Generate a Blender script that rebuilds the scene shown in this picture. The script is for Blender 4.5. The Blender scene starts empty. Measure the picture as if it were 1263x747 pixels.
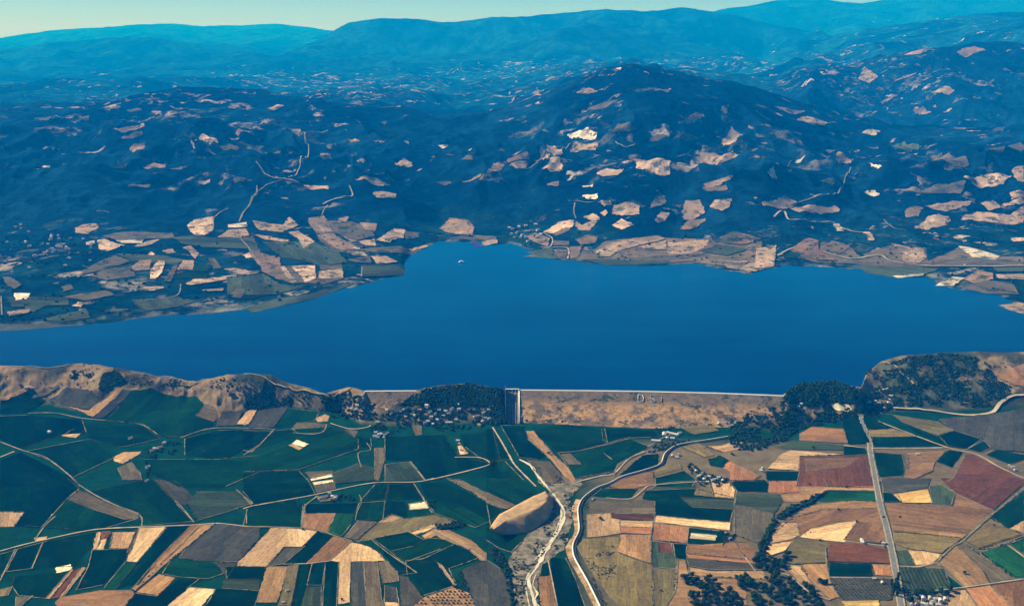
import bpy, bmesh, math, random
import numpy as np
from mathutils import Vector, Matrix
from mathutils.geometry import delaunay_2d_cdt
random.seed(7); rng = np.random.default_rng(7)
C = bpy.context.scene.collection
SC = bpy.context.scene
# ------------------------------------------------------------------ camera
CAMZ = 1600.0; FP = 1354.0; TH = math.atan(338.5/1354)
cam = bpy.data.cameras.new('camera'); camo = bpy.data.objects.new('camera', cam); C.objects.link(camo)
camo.location = (0, 0, CAMZ); camo.rotation_euler = (math.pi/2-TH, 0, 0)
cam.sensor_width = 36; cam.lens = 36*FP/1263; cam.clip_start = 1; cam.clip_end = 300000
SC.camera = camo
# ------------------------------------------------------------------ world and sun
SUN_AZ = math.radians(-62); SUN_EL = math.radians(34)
w = bpy.data.worlds.new('World'); SC.world = w; w.use_nodes = True
nt = w.node_tree; nt.nodes.clear()
sky = nt.nodes.new('ShaderNodeTexSky'); sky.sky_type = 'NISHITA'; sky.sun_disc = False
sky.sun_elevation = SUN_EL; sky.sun_rotation = SUN_AZ; sky.altitude = 3500
sky.air_density = 0.7; sky.dust_density = 0.0; sky.ozone_density = 5.0
bg = nt.nodes.new('ShaderNodeBackground'); bg.inputs['Strength'].default_value = 0.05
wo = nt.nodes.new('ShaderNodeOutputWorld')
nt.links.new(sky.outputs[0], bg.inputs[0]); nt.links.new(bg.outputs[0], wo.inputs[0])
sl = bpy.data.lights.new('sun', 'SUN'); sl.energy = 5.0; sl.angle = math.radians(0.5); sl.color = (1.0, 0.93, 0.80)
so = bpy.data.objects.new('sun', sl); C.objects.link(so)
sdir = Vector((math.sin(SUN_AZ)*math.cos(SUN_EL), math.cos(SUN_AZ)*math.cos(SUN_EL), math.sin(SUN_EL)))
so.rotation_euler = sdir.to_track_quat('Z', 'Y').to_euler(); so.location = (0, 0, 6000)
SC.view_settings.view_transform = 'Standard'; SC.view_settings.look = 'None'
SC.view_settings.exposure = 0.9; SC.view_settings.gamma = 1.0
HAZE_COL = (0.0, 0.28, 1.0, 1); HAZE_DEN = 3.9e-5

# ------------------------------------------------------------------ projection helpers
ct, st_ = math.cos(TH), math.sin(TH)
def ray(px, py):
    dx = (px-631.5)/FP; dy = (373.5-py)/FP
    k = ct+dy*st_
    return dx/k, (-st_+dy*ct)/k
def proj(x, y, z):
    zz = z-CAMZ; d = y*ct-zz*st_; u = y*st_+zz*ct
    return 631.5+FP*x/d, 373.5-FP*u/d
TILES = {'A': (0, 440, 3.947), 'B': (300, 440, 3.947), 'C': (600, 440, 3.947), 'D': (900, 420, 3.479),
         'E': (0, 590, 3.947), 'F': (300, 590, 3.947), 'G': (600, 590, 3.947), 'H': (900, 590, 3.479),
         'P': (0, 240, 3.947), 'Q': (280, 230, 3.508), 'R': (600, 230, 3.715), 'S': (900, 230, 3.479),
         'T': (0, 0, 3.007), 'U': (400, 0, 2.870), 'V': (820, 0, 2.851)}
def tp(t, pts):
    x0, y0, s = TILES[t]
    return [(x0+x/s, y0+y/s) for x, y in pts]

# ------------------------------------------------------------------ noise
def _h(ix, iy, seed):
    n = (ix.astype(np.int64)*374761393+iy.astype(np.int64)*668265263+seed*974711) & 0x7fffffff
    n = ((n ^ (n >> 13))*1274126177) & 0x7fffffff
    return ((n ^ (n >> 16)) & 0xffff)/65535.0
def vnoise(x, y, seed=0):
    ix = np.floor(x); iy = np.floor(y); fx = x-ix; fy = y-iy
    fx = fx*fx*fx*(fx*(fx*6-15)+10); fy = fy*fy*fy*(fy*(fy*6-15)+10)
    a = _h(ix, iy, seed); b = _h(ix+1, iy, seed); c = _h(ix, iy+1, seed); d = _h(ix+1, iy+1, seed)
    return (a*(1-fx)+b*fx)*(1-fy)+(c*(1-fx)+d*fx)*fy
def fbm(x, y, wl, octv, seed=0, ridged=False):
    t = 0; amp = 1; s = 0; pw = .52 if ridged else .5
    for o in range(octv):
        ca, sa = math.cos(o*1.1), math.sin(o*1.1)
        n = vnoise((x*ca-y*sa)/wl+17.3*o, (x*sa+y*ca)/wl-9.1*o, seed+o)
        n = (1-abs(2*n-1)) if ridged else n
        t = t+amp*n; s += amp; amp *= pw; wl *= 0.5
    return t/s

# ------------------------------------------------------------------ terrain heightfield
cols = np.concatenate([np.linspace(-1.3, -0.57, 22)[:-1], np.arange(-0.57, 0.5701, 0.0011), np.linspace(0.57, 1.3, 22)[1:]])
rows = np.concatenate([np.arange(1000, 3900, 60), np.arange(3900, 5240, 12), np.arange(5240, 6400, 40),
                       np.arange(6400, 13600, 18), np.arange(13600, 15500, 60), np.arange(15500, 20000, 60), np.arange(20000, 43000, 130),
                       np.arange(43000, 78000, 350), np.arange(78000, 98000, 2500)]).astype(float)
def curve(pts, mode):
    A = []; Y = []; Z = []
    for p in pts:
        a, s = ray(p[0], p[1])
        if mode == 'z': z = p[2]; y = (z-CAMZ)/s
        else: y = p[2]; z = CAMZ+s*y
        A.append(a); Y.append(y); Z.append(z)
    o = np.argsort(A); A = np.array(A)[o]
    return np.interp(cols, A, np.array(Y)[o]), np.interp(cols, A, np.array(Z)[o])
TOE = [(-300, 512), (0, 505), (60, 500), (120, 515), (170, 512), (200, 506), (240, 508), (270, 522), (340, 500), (380, 505), (420, 510),
       (445, 524), (490, 527), (530, 524), (600, 522), (640, 523), (700, 525), (780, 527), (850, 527), (900, 527), (950, 535),
       (1000, 522), (1060, 516), (1100, 508), (1180, 508), (1263, 506), (1600, 500)]
CREST = [(-400, 452, 95), (0, 450, 92), (60, 452, 92), (100, 445, 112), (140, 452, 105), (190, 462, 85), (220, 466, 80), (245, 470, 80), (280, 461, 100),
         (330, 462, 100), (370, 475, 85), (400, 485, 76), (430, 477, 84), (448, 482, 78), (455, 485, 58), (508, 485, 58), (516, 482, 84), (540, 476, 96),
         (580, 473, 98), (606, 478, 90), (618, 482, 80), (624, 484, 58), (960, 491, 58), (970, 484, 85), (985, 473, 96), (1030, 471, 94), (1052, 477, 80),
         (1062, 479, 74), (1068, 462, 80), (1085, 447, 95), (1110, 440, 110), (1140, 436, 118), (1180, 434, 120), (1263, 434, 120), (1700, 430, 130)]
SHORE = [(-500, 432), (0, 409), (60, 405), (140, 397), (200, 390), (260, 386), (330, 378), (375, 371), (420, 357), (470, 346), (486, 342), (496, 336),
         (499, 324), (508, 312), (528, 304), (542, 296), (570, 297), (600, 298), (640, 304), (668, 312), (690, 320), (740, 323), (800, 327),
         (860, 325), (900, 335), (925, 338), (950, 331), (975, 326), (1010, 330), (1060, 331), (1110, 340), (1150, 343), (1156, 350),
         (1185, 358), (1230, 362), (1240, 368), (1250, 372), (1263, 378), (1700, 420)]
LAKE = 70.0
yt, zt = curve([(p[0], p[1], 0.0) for p in TOE], 'z')
yc, zc = curve(CREST, 'z')
ys, zs = curve([(p[0], p[1], LAKE) for p in SHORE], 'z')
zc = zc+(fbm(cols*4600, cols*0+8, 75, 3, 63)-.5)*16*np.where((cols < -.155) | (cols > .335), 1, 0)
ys = ys+(fbm(cols*8000, cols*0+5, 70, 3, 62)-.5)*120*np.clip((ys-5500)/2500, .2, 1)
ys = ys+(fbm(cols*9000, cols*0+3, 260, 4, 61)-.47)*230*np.clip((ys-5500)/2500, .3, 1)
yf, zf = curve([(-500, 320, 140), (0, 305, 140), (150, 292, 150), (250, 288, 150), (400, 278, 160), (500, 284, 120), (545, 274, 96), (600, 280, 96), (640, 288, 96),
                (700, 288, 120), (800, 296, 115), (900, 306, 105), (1000, 303, 100), (1150, 306, 95), (1263, 290, 120), (1700, 290, 120)], 'z')
ym, zm = curve([(-500, 205, 9800), (0, 205, 9800), (300, 205, 9700), (500, 205, 9600), (580, 203, 9700), (680, 195, 9600), (780, 185, 9700),
                (900, 190, 9800), (1050, 215, 9800), (1263, 215, 9500), (1700, 210, 9500)], 'Y')
yr, zr = curve([(-500, 130, 13000), (0, 124, 13000), (120, 121, 13000), (200, 116, 12800), (260, 113, 12800), (330, 116, 12900), (420, 126, 13000), (500, 133, 13000),
                (560, 140, 13200), (600, 135, 13200), (650, 118, 13000), (700, 98, 12700), (740, 86, 12500), (780, 80, 12300), (830, 88, 12400),
                (880, 100, 12500), (930, 112, 12500), (980, 128, 12500), (1020, 142, 12500), (1060, 152, 12500), (1120, 163, 12200), (1200, 168, 12000), (1700, 172, 12000)], 'Y')
y9 = yr+1700; z9 = np.maximum(zr-260, 260)
y10, z10 = curve([(-500, 104, 28000), (0, 104, 28000), (300, 102, 28000), (400, 92, 28000), (500, 96, 28000), (600, 100, 28000), (700, 88, 28000), (780, 84, 28000),
                  (880, 92, 28000), (940, 104, 21000), (1000, 88, 16500), (1080, 76, 16500), (1150, 64, 16500), (1200, 57, 16500), (1263, 50, 16500), (1700, 50, 16500)], 'Y')
y11 = y10+3000; z11 = z10-60-260*np.clip((cols-.2)/.08, 0, 1)
y12, z12 = curve([(-500, 62, 41000), (0, 58, 41000), (60, 50, 41000), (140, 44, 41000), (200, 49, 41000), (250, 56, 41000), (320, 62, 41000), (345, 64, 41000), (390, 50, 41000),
                  (430, 32, 41000), (470, 26, 41000), (540, 26, 41000), (600, 20, 41000), (640, 18, 41000), (700, 14, 41000), (750, 10, 41000), (800, 12, 41000), (850, 9, 41000),
                  (880, 14, 41000), (950, 32, 41000), (1020, 42, 41000), (1100, 40, 41000), (1180, 27, 41000), (1263, 32, 41000), (1700, 32, 41000)], 'Y')
y11b, z11b = curve([(-500, 84, 34000), (0, 82, 34000), (200, 78, 34000), (340, 82, 34000), (420, 74, 34000), (520, 72, 34000), (600, 68, 34000), (650, 56, 34000), (690, 44, 34000), (722, 36, 34000), (760, 39, 34000),
                    (810, 50, 34000), (870, 66, 34000), (940, 80, 34000), (1000, 66, 30000), (1060, 46, 30000), (1130, 38, 30000), (1200, 26, 30000), (1263, 24, 30000), (1700, 24, 30000)], 'Y')
y11c = y11b+3000; z11c = z11b-170*np.clip(1-abs(cols-.06)/.12, 0, 1)-260*np.clip((cols-.24)/.08, 0, 1)
y13 = y12+5000; z13 = z12-450
y14, z14 = curve([(-500, 56, 76000), (0, 47, 76000), (60, 38, 76000), (150, 32, 76000), (210, 29, 76000), (250, 33, 76000), (300, 32, 76000), (340, 30, 76000), (380, 34, 76000), (420, 40, 76000),
                  (480, 45, 74000), (600, 40, 70000), (750, 30, 66000), (850, 25, 60000), (885, 13, 56000), (920, 8, 56000), (960, 1, 56000), (1000, -2, 56000), (1060, 3, 56000),
                  (1150, -5, 56000), (1263, -8, 56000), (1700, 0, 56000)], 'Y')
y15 = np.minimum(y14+12000, 94000); z15 = z14-900
one = np.ones_like(cols)
KY = np.array([one*900, yt, yc, yc+90, ys-140, ys-50, ys, np.maximum(yf, ys+90), ym, yr, y9, y10, y11, y11b, y11c, y12, y13, y14, y15, one*99000])
KZ = np.array([one*0, zt, zc, one*52, one*52, one*66, zs, zf, zm, zr, z9, z10, z11, z11b, z11c, z12, z13, z14, z15, one*300])
KA = np.array([0, 0, .02, 0, 0, 0, 0, .10, 1.15, .25, 1.0, .5, 1.2, .5, 1.3, .34, 1.2, .2, 1, 0])
H = np.zeros((len(rows), len(cols))); AM = np.zeros_like(H); RB = np.zeros_like(H)
for j in range(len(cols)):
    k = np.clip(np.searchsorted(KY[:, j], rows, side='right')-1, 0, len(KY)-2)
    t = np.clip((rows-KY[k, j])/(KY[k+1, j]-KY[k, j]), 0, 1)
    ts = np.where(k >= 7, .5*t+.5*t*t*(3-2*t), t)
    ts = np.where(k == 1, t*t*(3-2*t)*.55+.45*t, ts)
    H[:, j] = KZ[k, j]*(1-ts)+KZ[k+1, j]*ts
    AM[:, j] = KA[k]*(1-t)+KA[k+1]*t
    RB[:, j] = np.where(k == 1, np.clip(4*t*(1-t), 0, 1), 0)
YY = rows[:, None]*np.ones_like(H); XX = YY*cols[None, :]
wx = XX+260*fbm(XX, YY, 900, 2, 31); wy = YY+260*fbm(XX, YY, 900, 2, 41)
n1 = fbm(wx, wy, 1700, 5, 3, True)-.62
n2 = fbm(wx, wy, 4200, 5, 13, True)-.62
far = np.clip((YY-14000)/6000, 0, 1)
H += AM*((1-far)*n1*720+far*n2*1200)
H += RB*((fbm(XX, YY, 260, 4, 55)-.45)*34+(fbm(XX*1.6, YY, 95, 4, 57, True)-.6)*26)*np.clip((np.interp(cols, [-1.3, -.16, -.145, -.02, 0, .22, .25, 1.3], [1, 1, .25, .25, .0, 0, 1, 1]))[None, :], 0, 1)
low = (AM > 0.005) & (AM < 0.3) & (YY < 12000)
H += np.where(low, (fbm(XX, YY, 420, 3, 77)-.5)*30*np.clip(AM*20, 0, 1), 0)
H = np.where((YY > 6300) & (YY > ys[None, :]), np.maximum(H, LAKE+1.2), H)

def sampH(x, y):
    a = x/y
    ci = np.interp(a, cols, np.arange(len(cols))); ri = np.interp(y, rows, np.arange(len(rows)))
    i0 = np.clip(np.floor(ri).astype(int), 0, len(rows)-2); j0 = np.clip(np.floor(ci).astype(int), 0, len(cols)-2)
    fi = ri-i0; fj = ci-j0
    return (H[i0, j0]*(1-fj)+H[i0, j0+1]*fj)*(1-fi)+(H[i0+1, j0]*(1-fj)+H[i0+1, j0+1]*fj)*fi
def unproj(px, py):
    a, s = ray(px, py)
    ci = np.interp(a, cols, np.arange(len(cols))); j = min(int(ci), len(cols)-2); f = ci-j
    h = H[:, j]*(1-f)+H[:, j+1]*f
    yca = np.interp(a, cols, yc); ysa = np.interp(a, cols, ys)
    h = np.where((rows > yca) & (rows < ysa+60), np.maximum(h, LAKE), h)
    d = h-(CAMZ+s*rows)
    k = np.argmax(d > 0)
    if d[k] <= 0: k = len(rows)-1
    if k == 0: y = rows[0]
    else: y = rows[k-1]+(rows[k]-rows[k-1])*(-d[k-1])/(d[k]-d[k-1])
    return a*y, y
def gz(x, y): return float(sampH(np.array([x]), np.array([y]))[0])
def pip(P, X, Y):
    P = np.asarray(P); ins = np.zeros(np.shape(X), bool); n = len(P)
    for i in range(n):
        x1, y1 = P[i]; x2, y2 = P[(i+1) % n]
        if y1 == y2: continue
        c = ((y1 > Y) != (y2 > Y)) & (X < (x2-x1)*(Y-y1)/(y2-y1)+x1)
        ins ^= c
    return ins

def pt(px, py, z):
    a, s = ray(px, py); y = (z-CAMZ)/s; return np.array([a*y, y, z])
# ------------------------------------------------------------------ object helpers
def link(name, mesh, parent=None, loc=None):
    o = bpy.data.objects.new(name, mesh); C.objects.link(o)
    if parent is not None: o.parent = parent
    if loc is not None: o.location = loc
    return o
def mesh_np(name, V, F, mats, smooth=False, midx=None):
    me = bpy.data.meshes.new(name)
    V = np.asarray(V, np.float32); F = np.asarray(F, np.int32)
    me.vertices.add(len(V)); me.vertices.foreach_set('co', V.ravel())
    k = F.shape[1]
    me.loops.add(F.size); me.loops.foreach_set('vertex_index', F.ravel())
    me.polygons.add(len(F)); me.polygons.foreach_set('loop_start', np.arange(0, F.size, k, dtype=np.int32))
    if smooth: me.polygons.foreach_set('use_smooth', np.ones(len(F), bool))
    for m in mats: me.materials.append(m)
    if midx is not None: me.polygons.foreach_set('material_index', np.asarray(midx, np.int32))
    me.update(calc_edges=True); me.validate()
    return me
class MB:
    def __init__(s): s.v = []; s.f = []; s.m = []
    def add(s, vs, fs, m=0):
        b = len(s.v); s.v += [tuple(v) for v in vs]; s.f += [tuple(b+i for i in f) for f in fs]; s.m += [m]*len(fs)
    def box(s, x0, x1, y0, y1, z0, z1, m=0):
        s.add([(x0, y0, z0), (x1, y0, z0), (x1, y1, z0), (x0, y1, z0), (x0, y0, z1), (x1, y0, z1), (x1, y1, z1), (x0, y1, z1)],
              [(3, 2, 1, 0), (4, 5, 6, 7), (0, 1, 5, 4), (1, 2, 6, 5), (2, 3, 7, 6), (3, 0, 4, 7)], m)
    def mesh(s, name, mats, smooth=False):
        me = bpy.data.meshes.new(name); me.from_pydata(s.v, [], s.f)
        for m in mats: me.materials.append(m)
        me.polygons.foreach_set('material_index', s.m)
        if smooth: me.polygons.foreach_set('use_smooth', [True]*len(s.f))
        me.update(); return me
def tag(o, label=None, cat=None, group=None, kind=None):
    if label: o['label'] = label
    if cat: o['category'] = cat
    if group: o['group'] = group
    if kind: o['kind'] = kind
    return o
def empty(name, loc, rz=0, sc=1):
    o = bpy.data.objects.new(name, None); C.objects.link(o); o.location = loc; o.rotation_euler = (0, 0, rz); o.scale = (sc, sc, sc)
    o.empty_display_size = 5; return o

# ------------------------------------------------------------------ materials
def mat(name):
    m = bpy.data.materials.new(name); m.use_nodes = True; t = m.node_tree
    b = t.nodes['Principled BSDF']; b.inputs['Roughness'].default_value = .9
    if 'Specular IOR Level' in b.inputs: b.inputs['Specular IOR Level'].default_value = 0.0
    return m, t, b
def N(t, kind, **kw):
    n = t.nodes.new(kind)
    for k, v in kw.items():
        if k in n.inputs: n.inputs[k].default_value = v
        else: setattr(n, k, v)
    return n
def mixc(t, fac, a, b, mode='MIX'):
    n = t.nodes.new('ShaderNodeMix'); n.data_type = 'RGBA'; n.blend_type = mode
    for i, v in ((0, fac), (6, a), (7, b)):
        if hasattr(v, 'links') or hasattr(v, 'is_linked'): t.links.new(v, n.inputs[i])
        else: n.inputs[i].default_value = v
    return n.outputs[2]
def math_(t, op, a, b=0.0, clamp=False):
    n = t.nodes.new('ShaderNodeMath'); n.operation = op; n.use_clamp = clamp
    for i, v in ((0, a), (1, b)):
        if hasattr(v, 'is_linked'): t.links.new(v, n.inputs[i])
        else: n.inputs[i].default_value = v
    return n.outputs[0]
def noise(t, vec, scale, det=4, rough=.6):
    n = N(t, 'ShaderNodeTexNoise', Scale=scale, Detail=det, Roughness=rough); t.links.new(vec, n.inputs['Vector']); return n.outputs[0]
def ramp(t, v, lo, hi):
    n = t.nodes.new('ShaderNodeMapRange'); n.clamp = True
    t.links.new(v, n.inputs[0]); n.inputs[1].default_value = lo; n.inputs[2].default_value = hi; return n.outputs[0]
def bump(t, b, h, strength, dist):
    n = N(t, 'ShaderNodeBump', Strength=strength, Distance=dist); t.links.new(h, n.inputs['Height']); t.links.new(n.outputs[0], b.inputs['Normal'])
def rgb(c): return (c[0], c[1], c[2], 1)

def field_mat(name, crop, hill=False):
    m, t, b = mat(name)
    oi = t.nodes.new('ShaderNodeObjectInfo'); tc = t.nodes.new('ShaderNodeTexCoord'); co = tc.outputs['Object']
    rnd = oi.outputs['Random']
    nl = noise(t, co, .009, 5, .65); nf = noise(t, co, .07, 6, .7)
    # tillage bands running along the field's long side
    mp = N(t, 'ShaderNodeMapping'); mp.inputs['Scale'].default_value = (.0035, .07 if crop else .05, 1); t.links.new(co, mp.inputs[0])
    bands = noise(t, mp.outputs[0], 1.0, 6, .75)
    v = math_(t, 'ADD', math_(t, 'MULTIPLY', ramp(t, nl, .3, .7), .42), math_(t, 'MULTIPLY', ramp(t, bands, .32, .68), .62))
    v = math_(t, 'ADD', v, math_(t, 'MULTIPLY', ramp(t, nf, .3, .7), .55))
    v = math_(t, 'ADD', v, .24)
    wv = t.nodes.new('ShaderNodeVectorMath'); wv.operation = 'ADD'
    sc_ = t.nodes.new('ShaderNodeCombineXYZ'); t.links.new(math_(t, 'MULTIPLY', rnd, 900.0), sc_.inputs[1]); t.links.new(co, wv.inputs[0]); t.links.new(sc_.outputs[0], wv.inputs[1])
    m1 = N(t, 'ShaderNodeMapping'); m1.inputs['Scale'].default_value = (.0022, .021, 0); t.links.new(wv.outputs[0], m1.inputs[0])
    vo = N(t, 'ShaderNodeTexVoronoi', Scale=1.0, Randomness=.75); vo.distance = 'CHEBYCHEV'; t.links.new(m1.outputs[0], vo.inputs['Vector'])
    sp = t.nodes.new('ShaderNodeSeparateColor'); t.links.new(vo.outputs['Color'], sp.inputs[0])
    v = math_(t, 'MULTIPLY', v, math_(t, 'ADD', math_(t, 'MULTIPLY', sp.outputs[0], .85 if crop else .5), .55 if crop else .75))
    m2 = N(t, 'ShaderNodeMapping'); m2.inputs['Scale'].default_value = (.02, .22, 1); t.links.new(co, m2.inputs[0])
    v = math_(t, 'MULTIPLY', v, math_(t, 'ADD', math_(t, 'MULTIPLY', ramp(t, noise(t, m2.outputs[0], 1.0, 3, .6), .32, .68), .55), .72))
    cc = mixc(t, 1.0, oi.outputs['Color'], v, 'MULTIPLY')
    dry = ramp(t, noise(t, co, .016, 6, .7), .56, .72)
    cc = mixc(t, math_(t, 'MULTIPLY', dry, .25 if crop else .4), cc, (.035, .05, .025, 1) if crop else (.17, .12, .07, 1))
    if hill:
        g = t.nodes.new('ShaderNodeNewGeometry'); po = g.outputs['Position']
        k1 = ramp(t, noise(t, po, .011, 7, .72), .53, .57)
        cc = mixc(t, math_(t, 'MULTIPLY', k1, .85), cc, (.006, .024, .022, 1))
        k2 = ramp(t, noise(t, po, .005, 4, .6), .45, .6)
        cc = mixc(t, math_(t, 'MULTIPLY', k2, .5), cc, (.10, .10, .075, 1))
    t.links.new(cc, b.inputs['Base Color'])
    bump(t, b, nf, .6, 1.0 if crop else .4)
    return m
M_clear = field_mat('hill_clearing', False, True); M_crop = field_mat('crop_rows', True); M_soil = field_mat('bare_soil', False)
def simple(name, c, c2, sc=.1, rough=.9, bs=.4, bd=.3, coord='Object', lo=.35, hi=.65):
    m, t, b = mat(name); tc = t.nodes.new('ShaderNodeTexCoord')
    co = tc.outputs[coord]
    n = noise(t, co, sc, 6, .65)
    t.links.new(mixc(t, ramp(t, n, lo, hi), rgb(c), rgb(c2)), b.inputs['Base Color']); b.inputs['Roughness'].default_value = rough
    bump(t, b, n, bs, bd); return m
M_dirt = simple('dirt_road', (.20, .18, .12), (.46, .39, .27), .012, lo=.3, hi=.65)
M_track = simple('farm_track', (.06, .075, .045), (.30, .26, .17), .012, lo=.3, hi=.7)
M_asph = simple('asphalt', (.13, .13, .13), (.18, .175, .17), .05)
M_paint = simple('road_paint', (.7, .7, .68), (.8, .8, .78), .5)
M_verge = simple('dry_verge', (.30, .26, .19), (.10, .12, .07), .04)
M_conc = simple('concrete', (.36, .35, .32), (.48, .46, .42), .06)
M_pale = simple('pale_concrete', (.62, .57, .48), (.74, .69, .6), .03)
M_gravel = simple('river_gravel', (.05, .05, .035), (.26, .22, .15), .03, lo=.38, hi=.62)
M_drybed = simple('dry_river_bed', (.45, .40, .28), (.66, .60, .46), .02)
M_canalw = simple('canal_water', (.012, .022, .028), (.02, .03, .035), .02, rough=.25)
M_shade = simple('shaded_concrete', (.03, .03, .028), (.10, .09, .07), .03)  # dark tone stands for shade on the canal east bank and spillway wall
M_shade2 = simple('shaded_chute_concrete', (.10, .10, .095), (.2, .19, .17), .06)  # darker tone stands for shade in the spillway chute
M_darkm = simple('weedy_ditch', (.008, .02, .008), (.05, .06, .025), .02)
M_bank = simple('earth_bank', (.16, .11, .05), (.50, .32, .16), .022, lo=.4, hi=.58)
M_leaf = simple('leaves', (.004, .012, .003), (.020, .042, .010), .09, bs=.8, bd=.8)
M_leaf2 = simple('olive_leaves', (.014, .024, .007), (.04, .05, .018), .09, bs=.8, bd=.8)
M_trunk = simple('bark', (.07, .05, .035), (.12, .09, .06), .8)
M_wallw = simple('white_plaster', (.42, .39, .34), (.6, .56, .5), .4)
M_walll = simple('tan_plaster', (.45, .36, .26), (.6, .5, .38), .4)
M_roofw = simple('pale_roof', (.34, .33, .31), (.60, .57, .53), .05)
M_roofr = simple('terracotta_tiles', (.34, .14, .08), (.5, .24, .14), .5)
M_roofg = simple('grey_sheet_roof', (.25, .27, .3), (.4, .42, .45), .5)
M_glass = simple('dark_window', (.02, .03, .04), (.04, .05, .06), .5, rough=.2)
M_white = simple('white_paint', (.72, .72, .70), (.82, .82, .8), .3, rough=.5)
M_purple = simple('magenta_paint', (.40, .0, .30), (.55, .0, .42), .3, rough=.5)
M_hull = simple('blue_violet_paint', (.10, .06, .45), (.16, .1, .6), .3, rough=.5)

# terrain material: colour comes from the land cover attribute, broken up by noise, with clearings by Voronoi cells
def terrain_mat(name, hills):
    m, t, b = mat(name)
    at = N(t, 'ShaderNodeAttribute', attribute_name='cover'); a2 = N(t, 'ShaderNodeAttribute', attribute_name='open')
    g = t.nodes.new('ShaderNodeNewGeometry')
    mp = N(t, 'ShaderNodeMapping'); mp.inputs['Scale'].default_value = (.001, .001, .001); t.links.new(g.outputs['Position'], mp.inputs[0])
    co = mp.outputs[0]
    n1 = noise(t, co, 2.2, 6, .68); n2 = noise(t, co, 17, 6, .72)
    v = math_(t, 'ADD', math_(t, 'MULTIPLY', ramp(t, n1, .3, .7), .5), math_(t, 'MULTIPLY', ramp(t, n2, .25, .75), .9))
    v = math_(t, 'ADD', v, .3)
    cc = mixc(t, 1.0, at.outputs['Color'], v, 'MULTIPLY')
    if hills:
        # small clearings
        wn = N(t, 'ShaderNodeTexNoise', Scale=6.0, Detail=4.0); t.links.new(co, wn.inputs['Vector'])
        vm = t.nodes.new('ShaderNodeVectorMath'); vm.operation = 'MULTIPLY_ADD'
        t.links.new(wn.outputs['Color'], vm.inputs[0]); vm.inputs[1].default_value = (.34, .34, 0); t.links.new(co, vm.inputs[2])
        flat = N(t, 'ShaderNodeMapping'); flat.inputs['Scale'].default_value = (1, 1.7, 0); t.links.new(vm.outputs[0], flat.inputs[0])
        gate = ramp(t, noise(t, co, 1.3, 3, .6), .36, .56)
        scr = ramp(t, noise(t, co, 26, 6, .8), .52, .66)
        cc = mixc(t, math_(t, 'MULTIPLY', scr, .4), cc, (.010, .05, .085, 1))
        rav_shade = ramp(t, noise(t, co, 5.5, 5, .7), .56, .46)
        cc = mixc(t, math_(t, 'MULTIPLY', rav_shade, .6), cc, (.0005, .006, .03, 1))  # noise blotches paint ravine shade into the hill colour
        for sc, k in ((3.2, .42), (7.0, .62), (15.0, .34)):
            vo = N(t, 'ShaderNodeTexVoronoi', Scale=sc); t.links.new(flat.outputs[0], vo.inputs['Vector'])
            sp = t.nodes.new('ShaderNodeSeparateColor'); t.links.new(vo.outputs['Color'], sp.inputs[0])
            thr = math_(t, 'MULTIPLY', math_(t, 'MULTIPLY', a2.outputs['Fac'], k), gate)
            on = math_(t, 'LESS_THAN', sp.outputs[0], thr)
            edge = math_(t, 'MULTIPLY', ramp(t, math_(t, 'ADD', vo.outputs['Distance'], math_(t, 'MULTIPLY', n2, .7)), 1.0, .7), ramp(t, noise(t, co, 9, 6, .75), .44, .54))
            fac = math_(t, 'MULTIPLY', math_(t, 'MULTIPLY', on, edge), .85)
            fc = mixc(t, sp.outputs[1], (.26, .22, .18, 1), (.03, .07, .06, 1))
            fc = mixc(t, ramp(t, sp.outputs[2], .7, .95), fc, (.5, .42, .34, 1))
            cc = mixc(t, fac, cc, mixc(t, .5, fc, v, 'MULTIPLY'))
    t.links.new(cc, b.inputs['Base Color'])
    bump(t, b, n2, 1.0 if hills else .8, 34 if hills else 7)
    return m
M_ground = terrain_mat('plain_ground', False); M_hill = terrain_mat('forested_hills', True)

# lake water
m, t, b = mat('lake_water'); M_water = m
g = t.nodes.new('ShaderNodeNewGeometry')
n = noise(t, g.outputs['Position'], .035, 6, .7); nl = noise(t, g.outputs['Position'], .0012, 4, .55)
mw = N(t, 'ShaderNodeMapping'); mw.inputs['Scale'].default_value = (.0006, .004, 1); mw.inputs['Rotation'].default_value = (0, 0, .12); t.links.new(g.outputs['Position'], mw.inputs[0])
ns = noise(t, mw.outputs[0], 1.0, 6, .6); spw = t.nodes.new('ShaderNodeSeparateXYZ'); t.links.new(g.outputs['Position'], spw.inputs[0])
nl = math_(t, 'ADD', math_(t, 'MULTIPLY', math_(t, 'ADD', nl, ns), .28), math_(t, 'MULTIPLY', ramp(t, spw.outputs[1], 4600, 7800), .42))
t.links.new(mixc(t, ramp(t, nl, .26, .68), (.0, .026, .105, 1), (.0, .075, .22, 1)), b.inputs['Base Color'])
b.inputs['Roughness'].default_value = .3; b.inputs['IOR'].default_value = 1.33; b.inputs['Specular IOR Level'].default_value = .03
bump(t, b, n, .5, 1.2)

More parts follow.
